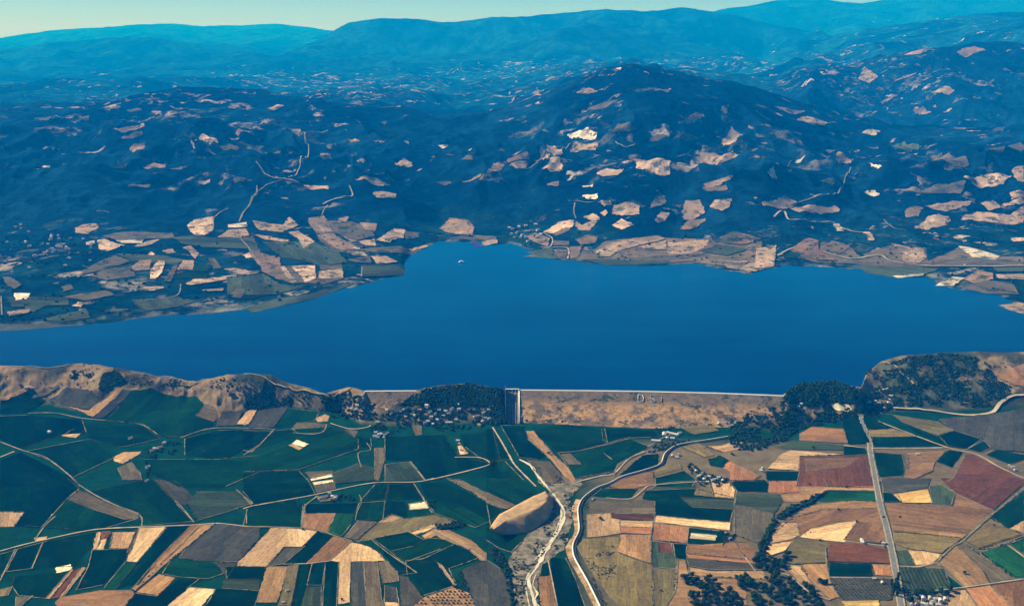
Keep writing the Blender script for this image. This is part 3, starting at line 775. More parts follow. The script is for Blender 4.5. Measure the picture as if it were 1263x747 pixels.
# ------------------------------------------------------------------ clearings and fields on the far hills
HF = '''
R on 170,320 300,290 480,300 540,252 780,228 1030,242 1100,258 1263,248 1263,378 1190,393 1080,360 960,350 840,355 700,350 560,350 430,332
S on 260,268 400,238 520,262 560,302 690,252 840,262 850,322 980,262 1160,300 1263,302 1263,345 880,345 700,345 520,330 380,325 280,300
R br 820,300 1000,250 1040,275 980,315 860,335
Q on 350,150 430,140 470,215 560,268 610,305 545,300 450,262 400,220
Q br 62,228 110,215 150,300 235,400 180,385 120,320
Q gr 420,150 520,150 600,170 640,215 560,235 500,212 460,200
Q gm 150,240 380,245 480,285 520,330 400,345 240,310
Q gr 240,395 500,402 420,425 300,420
Q gm 0,400 150,380 230,425 330,440 200,470 0,470
P gm 560,290 800,300 900,320 850,345 640,325
P gr 500,370 640,340 660,400 520,420 430,400
P gm 840,210 1060,215 1150,212 1260,240 1240,270 1000,260 880,240
P gr 300,500 520,470 560,490 420,520
P gm 30,500 330,505 340,540 60,550
R gm 180,300 300,285 330,335 240,320
R gr 640,330 830,322 960,345 830,352 700,350
S gr 520,320 700,330 880,345 700,350 560,345
P tn 365,165 400,150 470,145 480,165 430,195 370,190
P gr 500,205 560,190 700,185 840,190 850,210 700,220 560,222
P st 475,225 510,220 600,250 520,280 485,270
P wh 565,225 700,222 690,240 600,240
P st 650,255 720,230 790,220 740,245 670,260
P wh 415,235 460,228 465,240 420,250
P st 910,155 950,125 1035,110 1040,170 1000,200 950,200
P tn 1060,212 1110,175 1200,170 1215,205 1150,210
P wh 1110,150 1200,138 1205,160 1110,165
P gr 380,400 430,360 560,300 640,330 500,370
P on 635,360 680,325 740,320 730,370 650,375
P st 730,415 735,370 770,325 805,330 790,380 760,415
P tn 860,370 890,325 945,325 940,372
P g2 945,345 1040,350 1010,378 940,375
P st 905,440 950,415 1100,405 1105,418 1000,435 930,445
P st 675,465 700,455 790,450 800,460 720,475
P wh 70,485 150,487 130,515 75,520
P tn 35,575 150,562 140,580 45,598
P st 350,548 380,528 410,530 395,555
P gr 10,405 60,410 105,445 70,465 30,440
P tn 980,470 1090,462 1080,475 1000,476
P gr 1120,490 1150,465 1200,465 1180,505
P gr 800,425 850,350 870,330 860,370 830,430
P gm 640,520 840,500 960,520 860,550 700,570
P gm 200,610 420,560 440,600 300,625
P g2 840,385 1020,382 1000,410 840,415
P gr 300,450 340,435 360,460 310,475
P gm 100,540 180,500 220,545 160,575
P st 715,300 735,280 755,290 735,305
P tn 790,275 840,265 860,285 820,290
P tn 890,260 930,250 970,290 950,315 920,280
P tn 1090,365 1140,360 1200,375 1263,375 1180,395
P gr 1010,310 1040,310 1080,360 1040,365
Q tn 0,210 50,190 90,200 60,225 0,222
Q tn 110,150 240,170 270,135 310,170 240,200 140,190
Q tn 265,200 310,195 380,240 330,270 310,230
Q br 145,290 230,310 230,345 290,425 220,405 150,370
Q st 230,350 250,348 300,415 275,418
Q gr 255,350 280,350 335,420 300,415
Q st 280,348 380,345 385,400 340,420
Q st 400,370 500,358 503,400 400,400
Q gr 400,345 495,340 498,358 405,365
Q tn 350,140 420,130 455,200 430,205
Q tn 575,160 650,165 640,200 600,190
Q st 645,235 720,185 770,190 765,225 700,245
Q gr 770,195 835,205 830,225 770,228
Q st 565,240 640,232 645,260 600,258
Q tn 495,215 565,240 540,245
Q tn 625,305 690,305 740,330 650,340
Q gr 520,320 620,305 625,335 550,330
Q wh 545,265 575,270 610,305 560,295
Q gr 480,280 700,265 790,275 760,295 600,290
Q gr 390,215 480,280 560,300 470,285 400,240
Q st 630,35 680,25 735,35 730,52 650,52
Q tn 330,0 445,5 440,15 350,10
Q tn 780,272 862,256 872,262 800,284
Q gr 700,292 800,284 828,272 842,276 770,300
Q tn 700,352 745,356 740,368 705,366
Q on 915,185 960,140 1050,150 1070,180 1060,215 960,205
Q gr 1060,215 1160,220 1170,240 1090,235
Q tn 1100,240 1170,235 1170,250 1110,255
Q tn 490,140 525,135 515,158 480,160
Q gm 585,345 700,345 770,350 765,385 585,395
Q st 65,300 100,285 120,305 90,312
Q tn 100,205 160,215 270,235 260,243 170,232
Q gm 80,530 200,490 370,470 520,425 560,415 380,485 200,525 110,545
Q g1 0,450 90,445 180,470 100,490 0,480
Q gr 20,480 50,450 85,452 60,485
Q tn 0,355 60,360 140,375 90,385
R st 260,210 330,165 400,158 395,185 320,220
R br 300,220 370,185 385,200 320,228
R tn 400,160 440,180 500,150 520,145 470,205 420,200
R st 445,140 490,125 520,145 490,165
R br 405,245 460,225 510,230 500,260 430,270
R gr 300,250 380,255 380,275 310,275
R br 380,280 440,275 420,325 385,335
R tn 540,275 640,245 780,228 820,240 600,300 550,300
R st 500,300 540,280 600,300 560,325 510,320
R br 600,300 700,285 820,320 650,335
R tn 690,280 820,250 830,290 740,290
R tn 830,260 1020,245 1010,275 940,310 830,320
R gr 1040,250 1140,210 1263,245 1100,265
R gm 970,300 1060,270 1200,290 1100,320
R on 1080,340 1200,345 1150,385 1100,375
R st 575,180 620,150 675,180 620,200
R tn 575,130 580,90 640,75 700,90 700,130 640,135
R st 510,75 560,65 575,85 540,95
R wh 440,45 510,35 510,55 460,60
R gr 745,105 770,60 810,42 825,70 800,90
R st 770,160 800,120 840,125 820,160 790,170
R tn 895,125 910,70 980,65 1000,125 950,155 905,155
R on 880,200 930,155 1005,150 1000,165 930,200
R st 1025,100 1045,65 1125,60 1115,90 1080,115
R tn 990,5 1100,0 1105,18 1010,22
R gm 430,340 560,335 700,345 830,345 820,360 560,362
R on 170,230 220,215 290,240 280,280 230,262
R st 520,125 545,110 556,125 540,140
S tn 135,70 240,45 290,70 270,92 150,88
S tn 260,100 330,85 460,90 470,110 400,120 300,115
S wh 445,165 470,165 490,195 460,195
S st 570,200 600,200 620,235 595,235
S wh 575,25 610,20 645,35 620,48
S br 270,265 340,225 380,235 380,270 460,320 370,320 280,280
S br 395,265 440,235 520,260 470,290
S tn 695,245 760,260 830,265 845,310 800,335 740,325 740,290
S st 740,285 800,275 830,290 800,315
S wh 980,258 1060,270 1160,300 1140,318 1040,305
S tn 790,180 850,130 940,130 945,155 850,190
S tn 840,85 950,65 1040,65 1020,85 920,110
S on 750,110 790,85 830,95 810,130 760,135
S tn 1075,75 1130,60 1165,90 1110,105
S tn 990,145 1060,110 1200,125 1263,80 1263,160 1180,165
S gr 880,330 950,315 1200,315 1263,330 1263,342 900,345
S wh 880,425 960,390 1010,395 960,430
S on 1000,400 1060,360 1130,375 1130,400 1050,420
S gr 1000,440 1100,405 1210,415 1240,465 1100,460
S tn 1150,510 1230,500 1263,505 1263,545 1200,530
S gm 560,340 700,330 900,355 830,380 700,388 580,370
S wh 700,385 830,378 830,385 720,392
S g2 235,290 265,280 300,295 280,310 235,310
S st 115,270 200,255 190,345 80,372 30,350 110,330
S on 0,250 60,205 100,215 110,240 60,250
S tn 1200,30 1263,25 1263,50 1210,60
S st 1170,75 1263,55 1263,75 1180,90
S st 1205,225 1263,222 1263,238 1215,240
S gm 1130,352 1263,350 1263,368 1150,370
S g2 1230,410 1263,405 1263,460 1245,440
S tn 1140,380 1263,380 1263,402 1150,398
T st 740,510 760,500 810,530 780,545
T gr 800,545 900,520 980,545 850,558
T tn 875,490 940,490 945,508 880,508
T tn 480,555 500,535 540,530 520,560 490,568
T tn 430,485 530,460 540,468 450,495
T on 450,515 500,490 530,490 470,520
T tn 530,622 612,612 615,625 540,630
T on 410,618 480,603 470,620 430,628
T wh 730,675 780,668 780,680 740,685
T wh 160,618 185,616 185,625 160,625
T tn 475,690 560,688 555,696 480,697
T tn 1125,688 1215,692 1220,705 1140,700
T tn 990,405 1030,390 1055,395 1010,412
T gr 295,435 330,432 330,447 300,448
T tn 560,418 600,415 598,430
T tn 1080,480 1115,480 1115,492 1085,492
T gr 1140,488 1220,483 1200,495
T gr 870,665 915,655 905,678 870,680
T gr 290,380 325,378 330,400 300,405
T gr 650,560 730,565 725,573 670,568
T gr 530,590 590,585 570,598
T gr 170,490 260,480 280,490 200,497
T gr 130,440 190,432 180,448
T on 1190,570 1225,572 1230,584 1190,585
T tn 1020,655 1060,665 1105,680 1070,685
T gr 470,410 510,402 530,410 480,418
T gr 390,408 440,392 450,398 400,416
U tn 80,495 110,492 130,500 110,505
U tn 170,500 215,500 210,508
U wh 280,502 302,503 300,513
U wh 385,517 440,518 420,528
U tn 108,640 150,625 235,655 200,662
U on 625,575 720,540 725,570 640,580
U tn 660,580 725,578 710,600 680,600
U st 760,540 810,520 845,545 775,570
U st 770,600 800,565 835,560 845,605 800,612
U tn 870,540 880,505 970,505 960,535 890,542
U wh 860,480 900,465 965,470 960,495 900,490
U on 580,610 600,580 640,585 620,610
U tn 590,640 620,630 620,648
U st 965,615 1000,598 1060,600 1040,622 980,625
U st 1105,600 1115,565 1210,560 1225,620 1180,622
U on 1075,555 1120,550 1160,575 1100,575
U gr 1150,500 1180,475 1215,480 1180,502
U on 890,330 930,315 970,325 930,335
U wh 1030,245 1050,240 1050,250
U gr 1010,470 1040,440 1100,460 1060,475
U gr 480,570 520,555 525,570
U on 480,640 555,615 550,630 500,648
U on 785,655 830,645 830,660
U wh 915,660 950,655 948,667
U tn 1165,325 1225,315 1215,330
U gr 200,435 225,432 215,445
U tn 115,572 145,570 140,580
U tn 250,580 310,577 312,590 280,587
U gr 395,645 440,640 450,650 410,655
U on 730,335 760,330 770,340 735,343
U gr 930,385 1000,360 1050,350 1010,375 950,390
V st 1050,625 1130,615 1220,620 1190,650 1100,660
V tn 1220,600 1263,585 1263,640 1240,640
V gr 1120,530 1180,490 1250,500 1263,520 1180,540
V wh 360,605 380,585 395,630 375,625
V wh 390,590 440,570 495,545 460,570 400,595
V tn 200,495 235,445 275,475 250,500 215,515
V tn 100,560 180,540 260,545 200,575 120,572
V gr 30,490 60,465 140,480 80,497
V on 45,435 110,395 140,410 80,440
V tn 380,372 420,380 495,392 440,402
V tn 450,420 500,410 585,435 540,442
V tn 135,650 240,620 230,635 160,670
V gr 130,665 220,650 215,672 150,675
V tn 550,525 600,530 580,543
V wh 690,470 760,462 740,478
V gm 800,515 840,500 895,515 870,535 810,530
V wh 715,575 765,585 745,597
V gr 550,640 600,628 620,650 590,655
V gr 700,515 760,515 750,525
V tn 680,280 700,235 750,270 720,295
V tn 935,330 990,305 1020,320 1000,335
V tn 870,390 910,375 940,395 900,405
V on 755,360 800,335 820,335 780,360
V tn 800,290 890,255 850,275 810,290
V on 835,195 920,175 980,165 900,190
V on 1025,185 1090,165 1130,180 1060,205
V gr 920,560 1000,540 1060,555 1070,580 1000,605
V tn 600,565 660,560 655,575 610,573
V gr 880,680 960,650 1060,640 1040,684
'''
clearn = 0
for i, ln in enumerate(HF.strip().splitlines()):
    p = ln.split(); pts = tp(p[0], [tuple(float(q) for q in s.split(',')) for s in p[2:]])
    W = [unproj(*q) for q in pts]
    Wy = np.array([q[1] for q in W])
    med = np.median(Wy)
    W = [q if abs(q[1]-med) < 900 else (q[0]*(med+math.copysign(350, q[1]-med))/q[1], med+math.copysign(350, q[1]-med)) for q in W]
    k = COL[p[1]]; f = random.uniform(.85, 1.15); m_ = sum(k)/3; k = tuple(v*.66+m_*.34 for v in k)
    if p[1] in ('g2', 'gm'): k = (k[0]*1.2, k[1]*1.3, k[2]*1.3)
    d = 1.0
    base_ = len(ln) > 125 and p[1] == 'on'
    if base_: k = (.15, .115, .07)
    o = drape('field', W, 1.0 if base_ else 4.5+(i % 40)*.12, M_crop if p[1] in crops else M_clear, (k[0]*f, k[1]*f*.97, k[2]*f), hillside, step=22, jit=5.0 if med > 8200 else 3.0, grid=26, water=True)
    clearn += o is not None

# ------------------------------------------------------------------ roads, tracks, canal, river
def R(t_, s): return tp(t_, [tuple(float(q) for q in a.split(',')) for a in s.split()])
def road(name, pts, w, m_, lift=2.8, rough=.08, **kw):
    if name in ('farm_track', 'dirt_track') and lift < 5: w *= .66; rough = .2
    o, L = ribbon(name, pts, w, lift, m_, rough=rough, **kw); tag(o, kind='structure'); return o, L
TRACKS = [
 ('E', '0,355 150,315 400,260 520,245 680,238 930,228 1060,220 1200,235', 9, 1), ('F', '15,236 200,240 370,255 440,278 530,306', 7, 0),
 ('F', '0,150 45,135 270,95 350,80 460,55 640,22 840,18 930,0', 8, 1), ('B', '910,600 1110,552 1200,522 1150,492 1030,490', 8, 1),
 ('E', '690,232 680,180 560,130 460,80 390,35 350,0', 8, 0), ('A', '390,632 340,580 220,490 120,460 0,415', 8, 0),
 ('A', '0,490 70,462', 9, 1), ('A', '140,275 270,275 400,300 600,318 700,335 770,380', 9, 0), ('A', '880,395 1030,350 1263,350 1340,355', 9, 0),
 ('B', '80,430 150,355', 7, 0), ('B', '0,480 80,430 40,465', 6, 0), ('B', '240,370 330,378 390,365 405,330', 8, 0), ('B', '425,325 520,352 600,345 620,335', 8, 1),
 ('E', '945,215 880,135 850,110', 6, 0), ('E', '1230,125 1150,55', 6, 0), ('E', '0,500 75,345', 7, 0), ('E', '170,300 220,230 270,185', 7, 0), ('E', '155,440 210,310', 6, 0),
 ('E', '1200,220 1200,150', 5, 0), ('F', '285,245 292,160 305,130 360,88', 7, 0), ('F', '830,25 880,105 920,170', 7, 0), ('F', '620,295 700,360 845,460', 6, 0),
 ('F', '800,405 960,345', 5, 0), ('F', '195,418 300,416 425,402', 5, 1), ('F', '545,205 555,160 575,115 565,80', 4, 0),
 ('B', '0,455 40,465', 5, 0), ('B', '575,540 560,470 620,455 600,420', 6, 0), ('B', '815,510 885,600', 7, 0),
 ('C', '375,405 420,460', 6, 0), ('C', '350,466 440,460 590,425 700,398 800,392', 5, 0), ('C', '560,355 568,415', 6, 0), ('C', '570,470 610,500', 5, 0),
 ('C', '440,610 560,580 620,570 690,500 770,460', 9, 1), ('C', '620,585 650,520 770,465', 6, 0), ('C', '785,440 850,400 900,380', 8, 0),
 ('C', '30,345 70,410 110,480 140,530 240,632', 10, 1), ('C', '1110,330 1180,310 1263,290', 9, 0), ('C', '780,632 900,612 1050,605 1130,615', 5, 0),
 ('D', '580,322 700,372 930,458 1060,490 1150,540 1263,592', 10, 1), ('D', '490,450 610,463 800,463 930,460', 9, 1),
 ('D', '640,310 760,330 960,385 1080,425', 5, 0), ('D', '530,245 600,225 680,205', 12, 1), ('D', '1010,470 1100,425', 5, 0),
 ('D', '655,95 710,110 735,140 770,165 790,190', 10, 1), ('D', '1020,330 1110,345 1180,320', 4, 0), ('D', '500,380 515,445', 4, 0),
 ('H', '10,250 60,330 110,400', 6, 1), ('H', '190,400 250,415 300,455 350,495 430,522', 7, 1), ('H', '920,378 890,362 960,290 1000,268 1120,160 1263,45', 8, 0),
 ('H', '720,375 800,380 890,362', 6, 1), ('H', '900,15 960,60 1130,138', 6, 0), ('H', '1000,268 1070,302 1180,282 1263,248', 7, 0), ('H', '1190,285 1263,338', 5, 1),
 ('H', '1263,432 1120,452 1010,467 760,497', 7, 1), ('H', '410,300 425,425 470,512', 6, 0), ('H', '425,425 620,426', 6, 1), ('H', '920,378 1010,465', 5, 0), ('H', '1110,455 1210,550', 4, 0),
 ('G', '300,400 345,620', 5, 1), ('G', '930,400 920,540 870,625', 5, 0), ('G', '580,95 700,100 770,50 800,35 950,22 1080,15', 6, 1),
 ('G', '1200,290 1260,385', 6, 1), ('H', '500,270 560,277 660,290', 6, 1), ('F', '1120,340 1170,395', 5, 0), ('F', '940,255 1110,350 1170,400', 5, 1),
 ('A', '0,35 160,48 270,50 330,38 400,20 500,20 560,40', 10, 0), ('A', '640,60 740,78 860,110', 9, 0), ('A', '860,135 950,130 1040,95 1120,82 1200,82', 11, 0),
 ('B', '0,85 80,92 140,128 280,170 400,190 480,170 590,150', 9, 1), ('B', '545,215 585,185 590,170', 8, 1), ('B', '880,155 960,158 1080,145 1170,165', 8, 1)]
for t_, s, wd, br_ in TRACKS:
    road('dirt_track' if br_ else 'farm_track', R(t_, s), wd, M_dirt if br_ else M_track, lift=2.7 if wd < 6 else 2.9)
HT = [('T', '950,605 970,630 985,650 1010,662 1060,668 1110,683', 14, 1), ('T', '1130,495 1132,525 1145,560 1115,590 1112,620 1070,660', 9, 1), ('T', '710,525 722,555', 14, 1),
      ('T', '765,555 800,578', 14, 1), ('T', '945,720 1000,685 1060,670', 9, 0), ('Q', '55,150 75,110 100,80 125,40 130,0', 10, 0), ('Q', '410,130 435,85', 9, 0),
      ('Q', '415,80 460,60 540,45 530,0', 12, 1), ('P', '1040,165 1040,120 1060,100 1110,70', 9, 0), ('P', '1165,135 1180,95 1210,60 1245,0', 9, 0),
      ('S', '190,135 230,110 255,145 330,152 440,158 520,195 570,200', 14, 1), ('S', '240,100 300,70 440,40 480,0', 12, 0), ('S', '205,300 270,268 370,275 460,300 530,312 640,297 700,325 830,342', 12, 1),
      ('S', '830,342 1000,345 1263,343', 14, 1), ('S', '660,145 700,180 740,190', 8, 0), ('U', '1030,505 1070,525 1140,545', 16, 1), ('U', '690,600 760,570 870,510', 8, 0),
      ('R', '260,215 300,240 295,275 255,290', 8, 1), ('R', '275,285 370,285 372,335', 10, 1), ('R', '375,70 440,75 520,60', 9, 1), ('R', '405,80 400,120 410,150', 9, 0),
      ('R', '500,320 700,330 830,315 960,320 1090,325 1263,335', 8, 0), ('Q', '585,345 582,395', 8, 0), ('Q', '60,230 95,270 150,350', 8, 0), ('V', '620,684 640,615 655,590', 8, 0), ('V', '40,555 100,560 250,575', 9, 0),
      ('P', '740,215 900,210 1000,205', 9, 0), ('P', '400,350 480,360 620,320', 6, 0), ('P', '640,520 850,500 880,440', 7, 0), ('P', '5,500 10,590', 8, 0), ('P', '515,175 590,160', 8, 0)]
for t_, s, wd, br_ in HT:
    road('dirt_track' if br_ else 'farm_track', R(t_, s), wd, M_dirt if br_ else M_track, lift=8, water=True)
for q in ['700,290 850,300 1020,320 1120,310 1160,270 1210,240 1263,235']:
    road('dirt_road', R('D', q), 17, M_dirt, lift=3.0)
# highway with verges and centre line
hw = R('D', '560,322 600,440 604,480')+R('H', '645,110 668,190 690,290 715,420 738,560')
road('road_verge', hw, 24, M_verge, lift=2.6, rough=.06)
road('highway', hw, 11, M_asph, lift=3.1, rough=0)
road('highway_shoulder', [(x-2.2-(y-510)/110, y) for x, y in hw], 3.2, M_dirt, lift=3.0, rough=.15)
road('highway_shoulder', [(x+2.2+(y-510)/110, y) for x, y in hw], 3.2, M_dirt, lift=3.0, rough=.15)
# river corridor
g_ = [unproj(*p) for p in R('G', '250,0 470,0 440,60 400,100 420,180 380,330 330,380 260,440 240,625 130,625 90,450 120,360 200,265 310,180 320,90')]
tag(drape('river_gravel', g_, .45, M_gravel, (1, 1, 1), None, jit=4), kind='structure')
g_ = [unproj(*p) for p in R('C', '215,530 300,520 400,600 440,620 300,632 280,632')]
tag(drape('river_gravel', g_, .48, M_gravel, (1, 1, 1), None, jit=4), kind='structure')
road('dry_river', R('C', '160,500 215,530 250,580 300,640')+R('G', '320,70 365,130 380,180 350,260 300,340 240,440 205,490 222,560 240,625'), 7.5, M_drybed, lift=2.0, rough=.42)
road('dry_river', R('G', '335,95 368,150 352,220 315,300 268,350 255,410 215,450 190,500 196,560 210,625'), 4, M_drybed, lift=1.95, rough=.5)
road('dry_river', R('G', '240,470 225,520 250,560 232,590 260,625'), 3, M_drybed, lift=1.85, rough=.5)
road('dry_river', R('G', '345,110 362,150 358,230 325,290 290,340 230,400'), 4, M_drybed, lift=1.9, rough=.3)
road('river_side_channel', R('G', '10,345 45,375 75,400 105,450 118,520 130,625'), 11, M_canalw, lift=2.0, rough=.25)
# irrigation canal: raised bank, water, light lining
cn = R('C', '1180,392 1060,412 930,430 872,470 858,528 760,560 660,585 600,625')+R('G', '550,40 470,100 450,150 462,260 425,320 430,380 500,500 562,625')
tp2 = R('G', '470,100 450,150 462,260 425,320 430,380 500,500 562,625')
road('canal_bank', [(x-5, y+1) for x, y in tp2], 20, M_bank, lift=2.45, rough=.1)
CW = .78
Lw = np.array([unproj(*p) for p in cn]); seg = []
for i in range(len(Lw)-1):
    k = max(2, int(np.linalg.norm(Lw[i+1]-Lw[i])/20))
    for q in range(k): seg.append(Lw[i]+(Lw[i+1]-Lw[i])*q/k)
seg.append(Lw[-1]); seg = np.array(seg)
for _ in range(3): seg[1:-1] = (seg[:-2]+2*seg[1:-1]+seg[2:])/4
d = np.gradient(seg, axis=0); nr_ = np.stack([d[:, 1], -d[:, 0]], -1); nr_ /= np.linalg.norm(nr_, axis=1)[:, None]
sgn = 1 if nr_[len(nr_)//2, 0] < 0 else -1      # first offset is towards the left bank
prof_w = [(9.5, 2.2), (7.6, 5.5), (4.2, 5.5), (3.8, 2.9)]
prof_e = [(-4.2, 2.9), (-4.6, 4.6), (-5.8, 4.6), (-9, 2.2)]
def strip(prof, name, m_, parent):
    V = []; 
    for (x, y), nn in zip(seg, nr_):
        for o_, z_ in prof: V.append((x+sgn*nn[0]*o_*CW, y+sgn*nn[1]*o_*CW, z_))
    k = len(prof); F = []
    for i in range(len(seg)-1):
        for j in range(k-1): F.append((i*k+j, (i+1)*k+j, (i+1)*k+j+1, i*k+j+1))
    me = mesh_np(name, V, F, [m_]); return link(name, me, parent)
canal = strip([(4.2, 3.0), (-4.6, 3.0)], 'canal_water', M_canalw, None); tag(canal, kind='structure')
strip(prof_w, 'canal_embankment', M_pale, canal); strip(prof_e, 'canal_embankment', M_shade, canal)  # east side is dark: its shade is put into the colour

# bluff beside the river: a real terrace of earth
def mound(pxtop, pxbase, h, name, mt, ms):
    top = [np.array(unproj(*p)) for p in pxtop]; base = [np.array(unproj(*p)) for p in pxbase]
    return top, base
base = R('G', '16,242 55,182 142,130 222,88 288,62 322,90 326,135 304,190 252,234 200,264 128,274 56,270')
Bp = np.array([unproj(*p) for p in base]); cen = Bp.mean(0)
Bd = np.array(dens([tuple(p) for p in Bp], 14, 3.0)); nB = len(Bd)
top = R('G', '20,236 62,180 150,132 228,92 283,70 300,88 296,110 245,150 190,168 130,196 72,214 36,246')
def resamp(P, n):
    P = np.array(P, float); Q = np.vstack([P, P[:1]]); L_ = np.concatenate([[0], np.cumsum(np.linalg.norm(np.diff(Q, axis=0), axis=1))]); u = np.linspace(0, L_[-1], n+1)[:-1]
    return np.stack([np.interp(u, L_, Q[:, 0]), np.interp(u, L_, Q[:, 1])], -1)
nB = 12*9
def per_seg(P, k):
    P = np.array(P, float); return np.concatenate([[P[i]*(1-q/k)+P[(i+1) % len(P)]*q/k for q in range(k)] for i in range(len(P))])
Bd = per_seg(np.array([unproj(*p) for p in base]), 9); Td = per_seg(np.array([pt(p[0], p[1], 36)[:2] for p in top]), 9)
tcen = Td.mean(0)
V = []; F = []
ringh = [(0, 0, .5), (.12, 0, 4), (.8, 0, 33), (1, 0, 36), (1, .12, 37), (1, .45, 37), (1, .75, 36)]
for f_, g__, z in ringh:
    for i in range(nB):
        q = Bd[i]*(1-f_)+Td[i]*f_; q = q*(1-g__)+tcen*g__
        w_ = fbm(q[0:1], q[1:2], 40, 3, 5)[0]-.5
        V.append((q[0]+w_*(10 if 0 < f_ < 1 else 3), q[1]+w_*(10 if 0 < f_ < 1 else 3), z+(w_*5 if z > 1 else 0)))
for r in range(len(ringh)-1):
    for i in range(nB): F.append((r*nB+i, r*nB+(i+1) % nB, (r+1)*nB+(i+1) % nB, (r+1)*nB+i))
cen = tcen
V.append((cen[0], cen[1], 36)); tc_ = len(V)-1
me = bpy.data.meshes.new('river_bluff'); me.from_pydata(V, [], F+[((len(ringh)-1)*nB+i, (len(ringh)-1)*nB+(i+1) % nB, tc_) for i in range(nB)])
M_bluff = simple('bluff_earth', (.26, .19, .11), (.50, .32, .15), .03)
me.materials.append(M_bluff); me.polygons.foreach_set('use_smooth', [True]*len(me.polygons))
bm = bmesh.new(); bm.from_mesh(me); bmesh.ops.recalc_face_normals(bm, faces=bm.faces); bm.to_mesh(me); bm.free()
tag(link('river_bluff', me), kind='structure')

# ------------------------------------------------------------------ dam
m, t, b = mat('dam_face'); M_dam = m
g = t.nodes.new('ShaderNodeNewGeometry'); po = g.outputs['Position']
na = noise(t, po, .012, 6, .7); nb = noise(t, po, .05, 6, .75)
sp = t.nodes.new('ShaderNodeSeparateXYZ'); t.links.new(po, sp.inputs[0])
lowf = ramp(t, math_(t, 'ADD', sp.outputs['Z'], math_(t, 'MULTIPLY', nb, 30)), 74, 56)
c1 = mixc(t, ramp(t, nb, .35, .65), (.085, .065, .04, 1), (.21, .155, .095, 1))
c2 = mixc(t, ramp(t, nb, .35, .62), (.19, .115, .05, 1), (.52, .31, .13, 1))
cc = mixc(t, math_(t, 'MULTIPLY', lowf, ramp(t, na, .44, .52)), c1, c2)
cc = mixc(t, ramp(t, noise(t, po, .016, 6, .75), .55, .60), cc, (.035, .045, .03, 1))
t.links.new(cc, b.inputs['Base Color']); bump(t, b, nb, .7, 2)
def embank(name, crest, toe, parent):
    n_ = 90; u = np.linspace(0, 1, n_)
    ca = np.array([pt(*p) for p in crest]); ta = np.array([pt(*p) for p in toe])
    def rs(P):
        tt = np.linspace(0, 1, len(P)); return np.stack([np.interp(u, tt, P[:, k]) for k in range(3)], -1)
    ca = rs(ca); ta = rs(ta); V = []; K = 22
    for i in range(n_):
        for k in range(K):
            f = k/(K-1); p = ta[i]*(1-f)+ca[i]*f
            V.append((p[0], p[1], p[2]+(rng.normal(0, .5)+(1.2 if .46 < f < .52 else 0) if 0 < k < K-1 else 0)))
        V.append((ca[i][0], ca[i][1]+11, ca[i][2])); V.append((ca[i][0], ca[i][1]+60, 48))
    W_ = K+2
    F = [(i*W_+k, (i+1)*W_+k, (i+1)*W_+k+1, i*W_+k+1) for i in range(n_-1) for k in range(W_-1)]
    me = mesh_np(name, V, F, [M_dam], smooth=False); return link(name, me, parent), ca, ta
cpx = [(640, 481.5, 76), (720, 482.2, 76), (800, 483.3, 76), (880, 485.2, 76), (967, 488.6, 76)]
tpx = [(640, 522, 0), (720, 525, 0), (800, 528, 0), (880, 527, 0), (967, 526, 0)]
dam = empty('embankment_dam', tuple(pt(800, 528, 0))); tag(dam, 'long earth dam holding back the lake, white letters D S I on its face', 'dam')
DL = Vector(dam.location)
def toparent(o, root):
    o.parent = root; o.matrix_parent_inverse = Matrix.Translation(-Vector(root.location)); return o
em, ca, ta = embank('embankment', cpx, tpx, None); toparent(em, dam)
def crest_strip(name, ca, y0_, y1_, z0_, z1_, m_, root):
    V = []; F = []
    for p in ca:
        V += [(p[0], p[1]+y0_, p[2]+z0_), (p[0], p[1]+y0_, p[2]+z1_), (p[0], p[1]+y1_, p[2]+z1_), (p[0], p[1]+y1_, p[2]+z0_)]
    for i in range(len(ca)-1):
        for k in range(4): F.append((i*4+k, (i+1)*4+k, (i+1)*4+(k+1) % 4, i*4+(k+1) % 4))
    return toparent(link(name, mesh_np(name, V, F, [m_])), root)
crest_strip('crest_road', ca, .6, 10.4, .02, .5, M_pale, dam)
crest_strip('parapet', ca, -.4, .5, -.8, 1.6, M_white, dam)
crest_strip('parapet', ca, 10.5, 11.4, -.8, 2.0, M_white, dam)
# letters lie on the face as light stones
nrm = np.cross(ca[60]-ca[30], ta[45]-ca[45]); nrm /= np.linalg.norm(nrm); nrm = nrm*(1 if nrm[2] > 0 else -1)
p0_ = ca[45]; 
def face_pt(px, py, lift):
    a, s = ray(px, py); d_ = np.array([a, 1, s]); o_ = np.array([0, 0, CAMZ]); t_ = np.dot(p0_-o_, nrm)/np.dot(d_, nrm); return o_+d_*t_+nrm*lift
def letter(strokes, wpx, m_, label):
    V = []; F = []
    for st in strokes:
        P = [np.array(face_pt(600+x/3.947, 440+y/3.947, 3.2)) for x, y in st]
        for a_, b_ in zip(P[:-1], P[1:]):
            d_ = (b_-a_)/np.linalg.norm(b_-a_); n_ = np.cross(nrm, d_)*wpx; k = len(V)
            a_ = a_-d_*wpx*.8; b_ = b_+d_*wpx*.8
            V += [a_+n_, b_+n_, b_-n_, a_-n_, a_+n_-nrm*3, b_+n_-nrm*3, b_-n_-nrm*3, a_-n_-nrm*3]
            F += [(k, k+3, k+2, k+1), (k, k+1, k+5, k+4), (k+1, k+2, k+6, k+5), (k+2, k+3, k+7, k+6), (k+3, k, k+4, k+7)]
    o = toparent(link('letter', mesh_np('letter', V, F, [m_])), dam); o['label'] = label
M_stone = simple('whitewashed_stones', (.42, .42, .42), (.66, .65, .64), .3)
M_stone2 = simple('weathered_stones', (.24, .24, .24), (.40, .41, .41), .3)
letter([[(738, 185), (738, 221)], [(738, 185), (756, 186), (764, 194), (765, 213), (757, 221), (738, 221)]], 1.15, M_stone, 'white letter D')
